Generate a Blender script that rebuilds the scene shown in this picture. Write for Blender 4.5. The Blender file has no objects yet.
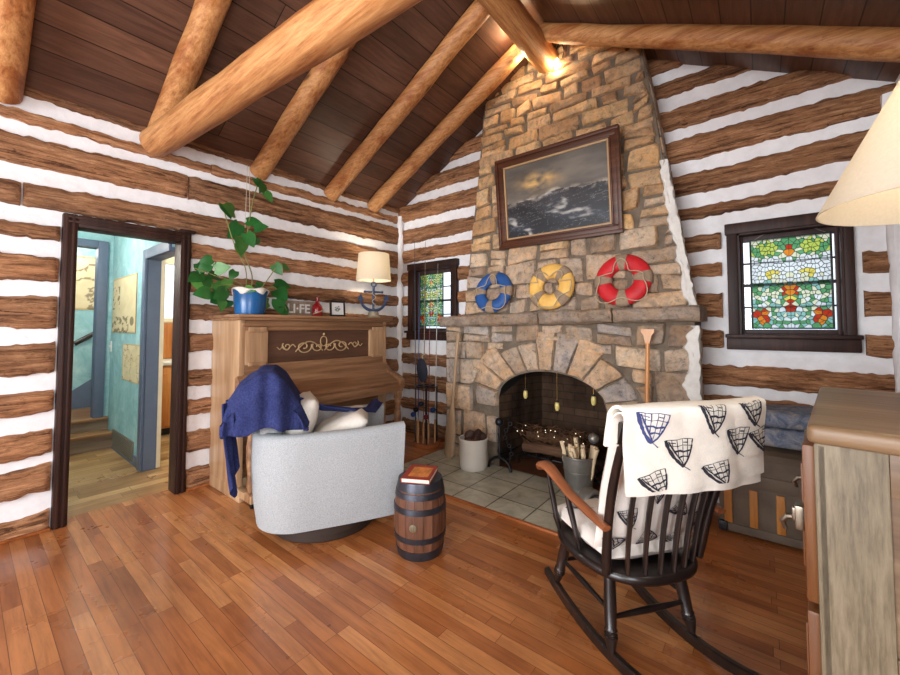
import bpy, bmesh, math, random
from mathutils import Vector, Matrix, noise
random.seed(7)
SC = bpy.context.scene
COL = SC.collection
PI = math.pi

# ------------------------------------------------------------------ helpers
def rnd(a, b): return random.uniform(a, b)
def nz(x, y=0., z=0.): return noise.noise(Vector((x, y, z)))
def fbm(x, y=0., z=0., o=5): return noise.fractal(Vector((x, y, z)), 1.0, 2.0, o)
def lerp(a, b, t): return a + (b - a) * t
def lerpk(ks, x):
    """piecewise-linear value from [(x, v), ...]"""
    if x <= ks[0][0]: return ks[0][1]
    for (a, va), (b, vb) in zip(ks, ks[1:]):
        if x <= b: return lerp(va, vb, (x - a) / (b - a))
    return ks[-1][1]

class MB:
    """collects shapes, then becomes ONE mesh object"""
    def __init__(s): s.bm = bmesh.new()
    def face(s, vs, mi=0):
        try:
            f = s.bm.faces.new(vs); f.material_index = mi; return f
        except ValueError: return None
    def v(s, p): return s.bm.verts.new(p)
    def poly(s, pts, mi=0): return s.face([s.v(p) for p in pts], mi)
    def box(s, c, d, mi=0, bev=0., rot=None, seg=2):
        b2 = bmesh.new(); bmesh.ops.create_cube(b2, size=1.)
        for v in b2.verts: v.co = Vector((v.co.x*d[0], v.co.y*d[1], v.co.z*d[2]))
        if bev > 0: bmesh.ops.bevel(b2, geom=list(b2.edges)+list(b2.verts), offset=min(bev, min(d)*.45), segments=seg, profile=.6, affect='EDGES')
        M = Matrix.Translation(c) @ (rot.to_4x4() if rot else Matrix())
        s._merge(b2, M, mi)
    def bx(s, x0, x1, y0, y1, z0, z1, mi=0, bev=0.):
        s.box(((x0+x1)/2, (y0+y1)/2, (z0+z1)/2), (abs(x1-x0), abs(y1-y0), abs(z1-z0)), mi, bev)
    def _merge(s, b2, M, mi=None):
        mp = {}
        for v in b2.verts: mp[v] = s.bm.verts.new(M @ v.co)
        for f in b2.faces: s.face([mp[v] for v in f.verts], f.material_index if mi is None else mi)
        b2.free()
    def tube(s, path, r, seg=10, mi=0, cap=True, squash=None, jit=0., seed=0.):
        path = [Vector(p) for p in path]; n = len(path)
        rs = r if isinstance(r, (list, tuple)) else [r]*n
        t0 = (path[1]-path[0]).normalized()
        up = Vector((0, 0, 1)) if abs(t0.z) < .9 else Vector((1, 0, 0))
        N = (up - t0*up.dot(t0)).normalized(); rings = []
        for i, p in enumerate(path):
            t = (path[min(i+1, n-1)] - path[max(i-1, 0)]).normalized()
            N = (N - t*N.dot(t)).normalized(); B = t.cross(N)
            ring = []
            for k in range(seg):
                a = 2*PI*k/seg
                rr = rs[i]*(1 + (jit*nz(math.cos(a)*1.3+seed, math.sin(a)*1.3, i*.45+seed) if jit else 0))
                ca, sa = math.cos(a), math.sin(a)
                if squash: ca *= squash[0]; sa *= squash[1]
                ring.append(s.v(p + N*(ca*rr) + B*(sa*rr)))
            rings.append(ring)
        for a, b in zip(rings, rings[1:]):
            for k in range(seg): s.face([a[k], a[(k+1) % seg], b[(k+1) % seg], b[k]], mi)
        if cap: s.face(rings[0][::-1], mi); s.face(rings[-1], mi)
    def cyl(s, p0, p1, r0, r1=None, seg=16, mi=0, cap=True):
        s.tube([p0, p1], [r0, r0 if r1 is None else r1], seg, mi, cap)
    def lathe(s, prof, c=(0, 0, 0), seg=24, mi=0, axis=None, mis=None, cap=True):
        """profile [(r, h)] about z through c (axis: optional rotation matrix)"""
        c = Vector(c); rings = []
        for r, h in prof:
            if r < 1e-6:
                p = Vector((0, 0, h)); rings.append([s.v(c + (axis @ p if axis else p))])
            else:
                R = []
                for k in range(seg):
                    a = 2*PI*k/seg; p = Vector((r*math.cos(a), r*math.sin(a), h))
                    R.append(s.v(c + (axis @ p if axis else p)))
                rings.append(R)
        for i, (a, b) in enumerate(zip(rings, rings[1:])):
            m = mis[i] if mis else mi
            for k in range(seg):
                k2 = (k+1) % seg
                if len(a) == 1 and len(b) == 1: continue
                if len(a) == 1: s.face([a[0], b[k2], b[k]], m)
                elif len(b) == 1: s.face([a[k], a[k2], b[0]], m)
                else: s.face([a[k], a[k2], b[k2], b[k]], m)
        if prof[0] == prof[-1] or not cap: return
        for R, fl in ((rings[0], True), (rings[-1], False)):
            if len(R) > 1: s.face(R[::-1] if fl else R, (mis[0] if fl else mis[-1]) if mis else mi)
    def ball(s, c, r, seg=14, mi=0):
        r = r if isinstance(r, (tuple, list)) else (r, r, r)
        b2 = bmesh.new(); bmesh.ops.create_uvsphere(b2, u_segments=seg, v_segments=max(6, seg*2//3), radius=1)
        s._merge(b2, Matrix.Translation(c) @ Matrix.Diagonal((*r, 1)), mi)
    def ico(s, c, r, sub=2, mi=0, amp=0., fr=3., seed=0.):
        b2 = bmesh.new(); bmesh.ops.create_icosphere(b2, subdivisions=sub, radius=1)
        r = r if isinstance(r, (tuple, list)) else (r, r, r)
        for v in b2.verts:
            k = 1 + amp*nz(v.co.x*fr+seed, v.co.y*fr, v.co.z*fr); v.co = Vector((v.co.x*r[0]*k, v.co.y*r[1]*k, v.co.z*r[2]*k))
        s._merge(b2, Matrix.Translation(c), mi)
    def torus(s, c, R, r, axis=None, seg=32, ms=12, mi=0, flat=1., mif=None):
        rings = []; c = Vector(c)
        for i in range(seg):
            a = 2*PI*i/seg; ring = []
            for k in range(ms):
                b = 2*PI*k/ms; rr = R + r*math.cos(b)
                p = Vector((rr*math.cos(a), rr*math.sin(a), r*flat*math.sin(b)))
                ring.append(s.v(c + (axis @ p if axis else p)))
            rings.append(ring)
        for i in range(seg):
            A, B = rings[i], rings[(i+1) % seg]
            for k in range(ms): s.face([A[k], B[k], B[(k+1) % ms], A[(k+1) % ms]], mif(i/seg) if mif else mi)
    def prism(s, pts, d, mi=0, f=None):
        """polygon of 3-D points swept along vector d"""
        d = Vector(d); A = [s.v(p) for p in pts]; B = [s.v(Vector(p)+d) for p in pts]
        s.face(A[::-1], mi); s.face(B, mi); n = len(A)
        for i in range(n): s.face([A[i], A[(i+1) % n], B[(i+1) % n], B[i]], mi)
    def grid(s, f, nu, nv, mi=0, th=0.):
        """surface f(u, v) on [0,1]^2; th > 0 makes a closed sheet of that thickness"""
        P = [[Vector(f(i/nu, j/nv)) for j in range(nv+1)] for i in range(nu+1)]
        T = [[s.v(P[i][j]) for j in range(nv+1)] for i in range(nu+1)]
        for i in range(nu):
            for j in range(nv): s.face([T[i][j], T[i+1][j], T[i+1][j+1], T[i][j+1]], mi)
        if th:
            def nrm(i, j):
                a = P[min(i+1, nu)][j]-P[max(i-1, 0)][j]; b = P[i][min(j+1, nv)]-P[i][max(j-1, 0)]
                n = a.cross(b); return n.normalized() if n.length > 1e-9 else Vector((0, 0, 1))
            Bt = [[s.v(P[i][j]-nrm(i, j)*th) for j in range(nv+1)] for i in range(nu+1)]
            for i in range(nu):
                for j in range(nv): s.face([Bt[i][j], Bt[i][j+1], Bt[i+1][j+1], Bt[i+1][j]], mi)
            for i in range(nu):
                s.face([T[i][0], Bt[i][0], Bt[i+1][0], T[i+1][0]], mi); s.face([T[i][nv], T[i+1][nv], Bt[i+1][nv], Bt[i][nv]], mi)
            for j in range(nv):
                s.face([T[0][j], T[0][j+1], Bt[0][j+1], Bt[0][j]], mi); s.face([T[nu][j], Bt[nu][j], Bt[nu][j+1], T[nu][j+1]], mi)
    def obj(s, name, mats, parent=None, smooth=True, ang=38., loc=None, rotz=None):
        me = bpy.data.meshes.new(name)
        bmesh.ops.recalc_face_normals(s.bm, faces=list(s.bm.faces))
        s.bm.to_mesh(me); s.bm.free()
        for m in (mats if isinstance(mats, (list, tuple)) else [mats]): me.materials.append(m)
        if smooth:
            me.shade_smooth(); me.set_sharp_from_angle(angle=math.radians(ang))
        o = bpy.data.objects.new(name, me); COL.objects.link(o)
        if parent: o.parent = parent
        if loc is not None: o.location = loc
        if rotz is not None: o.rotation_euler.z = rotz
        return o

def tag(o, label, cat, group=None):
    o['label'] = label; o['category'] = cat
    if group: o['group'] = group
    return o
def thing(name, label, cat, loc=(0, 0, 0), rotz=0., group=None):
    o = bpy.data.objects.new(name, None); COL.objects.link(o); o.empty_display_size = .1
    o.location = loc; o.rotation_euler = (0, 0, rotz)
    return tag(o, label, cat, group)
def struct(o): o['kind'] = 'structure'; return o
def copy_tree(o, parent=None):
    c = o.copy(); COL.objects.link(c); c.parent = parent
    for ch in list(o.children): copy_tree(ch, c)
    return c

# ------------------------------------------------------------------ materials
class NT:
    def __init__(s, name):
        s.m = bpy.data.materials.new(name); s.m.use_nodes = True
        s.t = s.m.node_tree; s.n = s.t.nodes; s.L = s.t.links
        s.b = s.n['Principled BSDF']
    def add(s, typ, **kw):
        n = s.n.new(typ)
        for k, v in kw.items(): setattr(n, k, v)
        return n
    def link(s, a, b): s.L.new(a, b)
    def ramp(s, fac, stops, interp='LINEAR'):
        r = s.add('ShaderNodeValToRGB'); e = r.color_ramp.elements; r.color_ramp.interpolation = interp
        while len(e) < len(stops): e.new(.5)
        for el, (p, c) in zip(e, stops): el.position = p; el.color = (*c, 1)
        s.link(fac, r.inputs[0]); return r.outputs[0]
    def coord(s, scale=(1, 1, 1), rot=(0, 0, 0), src='Object', loc=(0, 0, 0)):
        c = s.add('ShaderNodeTexCoord'); m = s.add('ShaderNodeMapping')
        m.inputs['Scale'].default_value = scale; m.inputs['Rotation'].default_value = rot; m.inputs['Location'].default_value = loc
        s.link(c.outputs[src], m.inputs[0]); return m.outputs[0]
    def noise(s, vec, scale=5., detail=6., rough=.6, dist=0.):
        n = s.add('ShaderNodeTexNoise'); n.inputs['Scale'].default_value = scale; n.inputs['Detail'].default_value = detail
        n.inputs['Roughness'].default_value = rough; n.inputs['Distortion'].default_value = dist
        if vec: s.link(vec, n.inputs['Vector'])
        return n.outputs['Fac']
    def mix(s, a, b, fac, typ='MIX'):
        m = s.add('ShaderNodeMix', data_type='RGBA', blend_type=typ)
        for sock, x in ((0, fac), (6, a), (7, b)):
            if hasattr(x, 'is_linked') or hasattr(x, 'links'): s.link(x, m.inputs[sock])
            elif sock: m.inputs[sock].default_value = (*x, 1)
            else: m.inputs[0].default_value = x
        return m.outputs[2]
    def island(s): return s.add('ShaderNodeNewGeometry').outputs['Random Per Island']
    def orand(s): return s.add('ShaderNodeObjectInfo').outputs['Random']
    def bump(s, h, strength=.3, dist=.01):
        b = s.add('ShaderNodeBump'); b.inputs['Strength'].default_value = strength; b.inputs['Distance'].default_value = dist
        s.link(h, b.inputs['Height']); s.link(b.outputs[0], s.b.inputs['Normal'])
    def done(s, col=None, rough=.6, spec=.4, metal=0.):
        if col is not None:
            if hasattr(col, 'links'): s.link(col, s.b.inputs['Base Color'])
            else: s.b.inputs['Base Color'].default_value = (*col, 1)
        if hasattr(rough, 'links'): s.link(rough, s.b.inputs['Roughness'])
        else: s.b.inputs['Roughness'].default_value = rough
        s.b.inputs['Specular IOR Level'].default_value = spec; s.b.inputs['Metallic'].default_value = metal
        return s.m

def srgb(r, g, b):
    f = lambda c: (c/255/12.92 if c/255 <= .04045 else ((c/255+.055)/1.055)**2.4)
    return (f(r), f(g), f(b))

def plain(name, c, rough=.6, var=.15, scale=8., bump=0., metal=0., spec=.4):
    t = NT(name); v = t.coord(); n = t.noise(v, scale, 5)
    d = tuple(x*(1-var) for x in c); l = tuple(min(1, x*(1+var)) for x in c)
    col = t.ramp(n, [(.3, d), (.7, l)])
    if bump: t.bump(t.noise(v, scale*6, 4), bump, .004)
    return t.done(col, rough, spec, metal)

def wood(name, dark, mid, light, axis='x', fine=30., rough=.5, knots=False, bump=.15, isl=0., spec=.4, stretch=14., objr=0.):
    """grained wood, grain along axis (object space)"""
    t = NT(name); k = {'x': 0, 'y': 1, 'z': 2}[axis]
    sc = [1., 1., 1.]; sc[k] = 1./stretch
    v = t.coord(tuple(sc))
    if isl or objr:
        ad = t.add('ShaderNodeVectorMath', operation='MULTIPLY_ADD'); r = t.island() if isl else t.orand()
        cb = t.add('ShaderNodeCombineXYZ')
        for i in range(3): t.link(r, cb.inputs[i])
        t.link(cb.outputs[0], ad.inputs[0]); ad.inputs[1].default_value = (37, 91, 53); t.link(v, ad.inputs[2]); v = ad.outputs[0]
    n1 = t.noise(v, fine, 7, .65, .3); n2 = t.noise(v, fine*.22, 4, .5, .8)
    m = t.add('ShaderNodeMath', operation='MULTIPLY_ADD'); t.link(n1, m.inputs[0]); m.inputs[1].default_value = .6
    h = t.add('ShaderNodeMath', operation='MULTIPLY'); t.link(n2, h.inputs[0]); h.inputs[1].default_value = .4; t.link(h.outputs[0], m.inputs[2])
    col = t.ramp(m.outputs[0], [(.34, dark), (.5, mid), (.66, light)])
    if isl or objr:
        g = t.ramp(t.island() if isl else t.orand(), [(0., (1-(isl or objr),)*3), (1., (1.,)*3)])
        col = t.mix(col, g, 1., 'MULTIPLY')
    if knots:
        vk = t.coord(tuple(.45 if i == k else 1. for i in range(3)))
        vo = t.add('ShaderNodeTexVoronoi'); vo.inputs['Scale'].default_value = 4.5; t.link(vk, vo.inputs['Vector'])
        kf = t.ramp(vo.outputs['Distance'], [(.05, (.22, .13, .07)), (.17, (1, 1, 1))])
        col = t.mix(col, kf, .85, 'MULTIPLY')
    if bump: t.bump(m.outputs[0], bump, .01)
    return t.done(col, rough, spec)
# ------------------------------------------------------------------ the palette
S = srgb
M = {}
def hewn(name, axis):
    t = NT(name); k = {'x': 0, 'y': 1}[axis]
    sc = [1., 1., 1.]; sc[k] = .10
    base = t.coord(tuple(sc))
    r = t.island(); cb = t.add('ShaderNodeCombineXYZ')
    for i in range(3): t.link(r, cb.inputs[i])
    ad = t.add('ShaderNodeVectorMath', operation='MULTIPLY_ADD'); t.link(cb.outputs[0], ad.inputs[0]); ad.inputs[1].default_value = (41, 17, 29); t.link(base, ad.inputs[2])
    v = ad.outputs[0]
    n1 = t.noise(v, 38, 10, .82, .5); n2 = t.noise(v, 9, 7, .72, 1.2); n3 = t.noise(t.coord(), 2.6, 5, .65)
    col = t.ramp(n1, [(.34, S(56, 38, 28)), (.42, S(138, 98, 70)), (.54, S(182, 136, 99)), (.68, S(226, 188, 150))])
    dk = t.ramp(n2, [(.34, S(104, 84, 72)), (.47, (1, 1, 1))]); col = t.mix(col, dk, .75, 'MULTIPLY')
    tone = t.ramp(r, [(0, (.74, .70, .68)), (.5, (1.0, .94, .88)), (1, (1.16, 1.06, .98))]); col = t.mix(col, tone, 1., 'MULTIPLY')
    gr = t.ramp(n3, [(.42, (1, 1, 1)), (.66, (.80, .84, .92))]); col = t.mix(col, gr, .9, 'MULTIPLY')
    s2 = [1., 1., 1.]; s2[k] = .035; c2 = t.coord(tuple(s2)); a2 = t.add('ShaderNodeVectorMath', operation='MULTIPLY_ADD'); t.link(cb.outputs[0], a2.inputs[0]); a2.inputs[1].default_value = (13, 7, 19); t.link(c2, a2.inputs[2])
    n4 = t.noise(a2.outputs[0], 42, 6, .7, .5); crk = t.ramp(n4, [(.385, (.26, .22, .20)), (.43, (1, 1, 1)), (.60, (1, 1, 1)), (.70, (1.22, 1.16, 1.08))]); col = t.mix(col, crk, .9, 'MULTIPLY')
    s3 = [1., 1., 1.]; s3[k] = .35; n5 = t.noise(t.coord(tuple(s3)), 19, 5, .7, 1.5); chip = t.ramp(n5, [(.33, (.40, .34, .31)), (.40, (1, 1, 1))]); col = t.mix(col, chip, .8, 'MULTIPLY')
    hh = t.add('ShaderNodeMath', operation='ADD'); t.link(n1, hh.inputs[0]); t.link(n2, hh.inputs[1])
    t.bump(hh.outputs[0], .75, .03)
    return t.done(col, .75, .2)
M['hewn_x'] = hewn('hewn_log_x', 'x'); M['hewn_y'] = hewn('hewn_log_y', 'y')
t = NT('chinking'); n = t.noise(t.coord(), 9, 6, .6); c = t.ramp(n, [(.3, S(226, 226, 227)), (.6, S(240, 240, 242))]); t.bump(t.noise(t.coord(), 24, 6, .6), .35, .012); M['chink'] = t.done(c, .85, .2)
def beam(name, axis):
    t = NT(name); k = {'x': 0, 'y': 1, 'z': 2}[axis]; sc = [1., 1., 1.]; sc[k] = .07
    v0 = t.coord(tuple(sc)); r = t.orand(); cb = t.add('ShaderNodeCombineXYZ')
    for i in range(3): t.link(r, cb.inputs[i])
    ad = t.add('ShaderNodeVectorMath', operation='MULTIPLY_ADD'); t.link(cb.outputs[0], ad.inputs[0]); ad.inputs[1].default_value = (11, 23, 31); t.link(v0, ad.inputs[2]); v = ad.outputs[0]
    n1 = t.noise(v, 46, 9, .74, .35); n2 = t.noise(v, 9, 6, .6, .5)
    col = t.ramp(n1, [(.3, S(124, 76, 40)), (.46, S(176, 122, 74)), (.6, S(198, 146, 94)), (.75, S(220, 172, 120))])
    col = t.mix(col, t.ramp(n2, [(.36, S(196, 150, 112)), (.5, (1, 1, 1))]), .7, 'MULTIPLY')
    vk = t.coord(tuple(.4 if i == k else 1. for i in range(3)))
    vo = t.add('ShaderNodeTexVoronoi'); vo.inputs['Scale'].default_value = 4.6; t.link(vk, vo.inputs['Vector'])
    kf = t.ramp(vo.outputs['Distance'], [(.07, S(58, 34, 20)), (.15, (1, 1, 1))]); col = t.mix(col, kf, .75, 'MULTIPLY')
    t.bump(n1, .25, .015)
    return t.done(col, .5, .35)
for a in 'xyz': M['beam_'+a] = beam('peeled_log_'+a, a)
# ceiling boards, along Y
t = NT('ceiling_boards')
c = t.add('ShaderNodeTexCoord'); sp = t.add('ShaderNodeSeparateXYZ'); cb = t.add('ShaderNodeCombineXYZ'); t.link(c.outputs['Object'], sp.inputs[0])
t.link(sp.outputs['Y'], cb.inputs['X']); t.link(sp.outputs['X'], cb.inputs['Y'])
br = t.add('ShaderNodeTexBrick'); t.link(cb.outputs[0], br.inputs['Vector'])
for k, v in {'Scale': 1., 'Brick Width': 2.3, 'Row Height': .155, 'Mortar Size': .004, 'Mortar Smooth': .3, 'Bias': 0.}.items(): br.inputs[k].default_value = v
br.inputs['Color1'].default_value = (*S(108, 78, 62), 1); br.inputs['Color2'].default_value = (*S(80, 57, 47), 1); br.inputs['Mortar'].default_value = (*S(34, 22, 17), 1)
n = t.noise(t.coord((1, .1, 1)), 30, 7, .65, .6); col = t.mix(br.outputs['Color'], t.ramp(n, [(.3, (.6, .56, .55)), (.68, (1.25, 1.2, 1.16))]), 1., 'MULTIPLY')
vo = t.add('ShaderNodeTexVoronoi'); vo.inputs['Scale'].default_value = 3.2; t.link(t.coord((1, .6, 1)), vo.inputs['Vector'])
col = t.mix(col, t.ramp(vo.outputs['Distance'], [(.03, (.4, .35, .33)), (.12, (1, 1, 1))]), .7, 'MULTIPLY')
t.bump(br.outputs['Fac'], -.5, .01); M['ceil'] = t.done(col, .42, .4)
# floor: oak strips along X
def planks(name, cs, wid, row, gap, rough, coat, mortar, swap=False):
    t = NT(name)
    vec = t.coord() if not swap else t.coord(rot=(0, 0, PI/2))
    br = t.add('ShaderNodeTexBrick'); t.link(vec, br.inputs['Vector']); br.offset = .37; br.offset_frequency = 3; br.squash = .75; br.squash_frequency = 2
    for k, v in {'Scale': 1., 'Brick Width': wid, 'Row Height': row, 'Mortar Size': gap, 'Mortar Smooth': .2, 'Bias': 0.}.items(): br.inputs[k].default_value = v
    br.inputs['Color1'].default_value = (0, 0, 0, 1); br.inputs['Color2'].default_value = (1, 1, 1, 1); br.inputs['Mortar'].default_value = (.5, .5, .5, 1)
    base = t.ramp(br.outputs['Color'], cs)
    v = t.coord((.09, 1, 1) if not swap else (1, .09, 1))
    ad = t.add('ShaderNodeVectorMath', operation='MULTIPLY_ADD'); t.link(br.outputs['Color'], ad.inputs[0]); ad.inputs[1].default_value = (5, 17, 9); t.link(v, ad.inputs[2])
    n = t.noise(ad.outputs[0], 34, 7, .65, .5); col = t.mix(base, t.ramp(n, [(.28, (.62, .55, .5)), (.55, (1, 1, 1)), (.75, (1.2, 1.15, 1.05))]), 1., 'MULTIPLY')
    n2 = t.noise(t.coord(), 1.6, 5, .6); col = t.mix(col, t.ramp(n2, [(.32, (.66, .60, .56)), (.56, (1.0, 1.0, 1.0))]), .75, 'MULTIPLY')
    col = t.mix(col, mortar, br.outputs['Fac'])
    rn = t.ramp(t.noise(t.coord(), 3., 4), [(.3, (rough-.07,)*3), (.7, (rough+.1,)*3)])
    t.bump(br.outputs['Fac'], -.35, .004)
    m = t.done(col, rn, .5); t.b.inputs['Coat Weight'].default_value = coat; t.b.inputs['Coat Roughness'].default_value = .18
    return m
M['floor'] = planks('oak_strip_floor', [(0., S(152, 90, 48)), (.35, S(170, 104, 57)), (.7, S(182, 118, 68)), (1., S(198, 138, 86))], .75, .064, .0012, .30, .25, S(86, 46, 22))
M['hallfloor'] = planks('hall_floor', [(0., S(150, 112, 70)), (.5, S(186, 146, 96)), (1., S(206, 170, 122))], .6, .11, .002, .32, .15, S(110, 76, 46), True)
# stone
def stone(name, stops, bump=.9):
    t = NT(name); r = t.island(); v = t.coord()
    base = t.ramp(r, stops)
    n = t.noise(v, 22, 9, .78, .5); col = t.mix(base, t.ramp(n, [(.33, (.34, .32, .31)), (.46, (.92, .90, .88)), (.58, (1.06, 1.05, 1.04)), (.72, (1.4, 1.37, 1.32))]), 1., 'MULTIPLY')
    n7 = t.noise(v, 7, 6, .7, 1.); col = t.mix(col, t.ramp(n7, [(.38, (.70, .72, .76)), (.50, (1, 1, 1)), (.62, (1.12, 1.02, .88))]), .9, 'MULTIPLY')
    n2 = t.noise(v, 5, 5, .6); col = t.mix(col, t.ramp(n2, [(.35, (.85, .74, .62)), (.6, (1.04, 1.04, 1.06))]), .8, 'MULTIPLY')
    t.bump(t.noise(v, 24, 9, .75, .3), bump, .045)
    return t.done(col, .85, .2)
M['stone_hi'] = stone('fieldstone_warm', [(0, S(195, 160, 123)), (.2, S(227, 189, 142)), (.4, S(251, 217, 167)), (.6, S(207, 177, 142)), (.8, S(239, 207, 165)), (1, S(182, 148, 116))])
M['stone_lo'] = stone('fieldstone_grey', [(0, S(180, 160, 140)), (.2, S(214, 197, 177)), (.4, S(229, 199, 165)), (.6, S(192, 185, 180)), (.8, S(239, 219, 192)), (1, S(170, 148, 130))])
M['stone_mantel'] = stone('mantel_stone', [(0, S(182, 165, 148)), (1, S(207, 189, 170))], 1.1)
M['mortar'] = plain('mortar', S(112, 100, 86), .95, .35, 14, .6)
M['mortar_white'] = plain('white_mortar', S(216, 214, 208), .9, .1, 14, .5)
t = NT('firebrick'); br = t.add('ShaderNodeTexBrick'); t.link(t.coord(rot=(PI/2, 0, 0)), br.inputs['Vector'])
for k, v in {'Scale': 1., 'Brick Width': .23, 'Row Height': .075, 'Mortar Size': .006}.items(): br.inputs[k].default_value = v
br.inputs['Color1'].default_value = (*S(86, 66, 50), 1); br.inputs['Color2'].default_value = (*S(66, 50, 40), 1); br.inputs['Mortar'].default_value = (*S(58, 48, 40), 1)
soot = t.ramp(t.noise(t.coord((1, 1, .5)), 3.2, 6, .65), [(.34, (.12, .11, .10)), (.62, (.95, .95, .95))])
t.bump(t.noise(t.coord(), 30, 5), .5, .01); M['firebrick'] = t.done(t.mix(br.outputs['Color'], soot, 1., 'MULTIPLY'), .9, .1)
M['soot'] = plain('soot', S(26, 24, 22), .95, .5, 6)
M['firefloor'] = plain('firebox_floor', S(96, 60, 38), .6, .35, 6, .3)
# hearth tiles
t = NT('hearth_tile'); br = t.add('ShaderNodeTexBrick'); t.link(t.coord(loc=(.02, .06, 0)), br.inputs['Vector']); br.offset = 0.
for k, v in {'Scale': 1., 'Brick Width': .305, 'Row Height': .305, 'Mortar Size': .006, 'Mortar Smooth': .2}.items(): br.inputs[k].default_value = v
br.inputs['Color1'].default_value = (*S(176, 176, 162), 1); br.inputs['Color2'].default_value = (*S(190, 188, 172), 1); br.inputs['Mortar'].default_value = (*S(96, 92, 80), 1)
col = t.mix(br.outputs['Color'], t.ramp(t.noise(t.coord(), 7, 6, .65, .6), [(.3, (.66, .66, .62)), (.6, (1.08, 1.08, 1.05))]), 1., 'MULTIPLY')
t.bump(br.outputs['Fac'], -.5, .005); M['tile'] = t.done(col, .35, .45)
M['darktrim'] = wood('dark_stained_trim', S(30, 16, 13), S(48, 28, 22), S(70, 43, 34), 'z', 26, .5, spec=.25)
M['hearthtrim'] = wood('hearth_edge', S(110, 58, 26), S(150, 84, 40), S(180, 110, 60), 'x', 30, .4)
M['sash'] = wood('window_sash', S(40, 28, 27), S(58, 42, 40), S(76, 58, 55), 'z', 26, .5, spec=.25)
M['piano'] = wood('piano_veneer', S(92, 62, 42), S(136, 98, 68), S(172, 134, 100), 'y', 22, .38, spec=.5)
M['piano_side'] = wood('piano_side', S(128, 94, 64), S(168, 132, 98), S(200, 168, 132), 'z', 16, .42, spec=.5)
M['piano_dark'] = wood('piano_panel', S(66, 42, 30), S(88, 60, 44), S(104, 74, 58), 'y', 20, .5)
M['gilt'] = plain('carved_scroll', S(178, 148, 108), .5, .15)
M['brass'] = plain('brass', S(190, 150, 80), .35, .1, metal=1.)
t = NT('boucle'); n = t.noise(t.coord(), 170, 3, .7); t.bump(n, .6, .006); M['boucle'] = t.done(t.ramp(n, [(.3, S(146, 151, 155)), (.7, S(184, 188, 190))]), .95, .1)
M['cushion'] = plain('cushion_fabric', S(216, 210, 200), .95, .06, 60, .4, spec=.1)
M['plinth'] = plain('dark_plinth', S(46, 34, 28), .6)
t = NT('navy_fleece'); n = t.noise(t.coord(), 90, 4, .7); n2 = t.noise(t.coord(), 9, 4); t.bump(n, .5, .006); cc = t.mix(t.ramp(n, [(.3, S(34, 40, 78)), (.7, S(58, 66, 112))]), t.ramp(n2, [(.35, (.8, .8, .85)), (.65, (1.15, 1.15, 1.15))]), 1., 'MULTIPLY'); M['navy'] = t.done(cc, .9, .1)
M['barrel'] = wood('barrel_stave', S(74, 46, 34), S(112, 72, 52), S(142, 100, 76), 'z', 26, .5, isl=.45)
M['iron'] = plain('black_iron', S(40, 40, 44), .42, .3, 10, .2, metal=.6)
M['hoop'] = plain('hoop_iron', S(62, 64, 72), .36, .3, 10, .2, metal=.7)
M['black_paint'] = plain('black_lacquer', S(26, 20, 19), .28, .35, 14, spec=.55)
M['black_worn'] = wood('worn_black', S(18, 14, 14), S(30, 22, 20), S(56, 34, 24), 'z', 20, .32, spec=.55)
M['arm_wood'] = wood('arm_wood', S(84, 44, 26), S(122, 68, 40), S(152, 92, 58), 'y', 24, .35, spec=.5)
M['cream'] = plain('cream_fleece', S(238, 233, 222), .95, .05, 30, .35, spec=.1)
M['cream2'] = plain('cream_cotton', S(226, 220, 212), .95, .05, 30, .25, spec=.1)
M['ink'] = plain('ink_print', S(48, 48, 58), .9, .2)
M['ink_blue'] = plain('ink_blue', S(62, 72, 120), .9, .2)
M['oak'] = wood('pale_oak', S(84, 74, 57), S(110, 98, 78), S(130, 118, 97), 'z', 130, .5, spec=.3, stretch=9.)
M['oak_x'] = wood('pale_oak_rail', S(80, 60, 42), S(106, 84, 62), S(126, 104, 80), 'x', 26, .45)
M['oak_top'] = wood('oak_top', S(90, 68, 48), S(120, 96, 70), S(146, 122, 94), 'x', 20, .4)
t = NT('oak_figure'); w = t.add('ShaderNodeTexWave', wave_type='RINGS', rings_direction='SPHERICAL'); t.link(t.coord((1, 1, .55), loc=(-.3, 0, -.06)), w.inputs['Vector'])
for k, v in {'Scale': 14., 'Distortion': 5., 'Detail': 3., 'Detail Scale': 1.2}.items(): w.inputs[k].default_value = v
M['oak_fig'] = t.done(t.ramp(w.outputs['Fac'], [(.2, S(78, 70, 54)), (.6, S(110, 100, 80)), (1., S(124, 114, 94))]), .5, .35)
M['oak_dark'] = wood('oak_front', S(80, 46, 22), S(108, 66, 34), S(130, 86, 50), 'z', 26, .4)
M['nickel'] = plain('nickel', S(112, 104, 92), .3, .15, metal=1.)
M['trunk'] = plain('trunk_sheet', S(92, 78, 64), .6, .35, 5, .5)
M['trunk_slat'] = wood('trunk_slat', S(136, 84, 34), S(178, 116, 50), S(202, 144, 76), 'z', 24, .5)
t = NT('blue_quilt'); n = t.noise(t.coord(), 14, 5, .7, 1.2); M['quilt'] = t.done(t.ramp(n, [(.3, S(76, 88, 110)), (.48, S(124, 136, 156)), (.62, S(170, 166, 164)), (.75, S(110, 110, 120))]), .9, .1); t.bump(t.noise(t.coord(), 20, 4), .5, .02)
M['crock'] = plain('crock_glaze', S(214, 208, 198), .25, .05, 5, spec=.5)
M['cone'] = plain('pine_cone', S(70, 46, 38), .5, .35, 20, .4)
M['galv'] = plain('galvanized', S(128, 126, 120), .45, .25, 7, .2, metal=.6)
M['driftwood'] = plain('driftwood', S(206, 186, 152), .85, .2, 14, .4)
M['log'] = wood('firewood', S(66, 44, 30), S(98, 70, 50), S(136, 104, 78), 'x', 24, .85)
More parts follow.
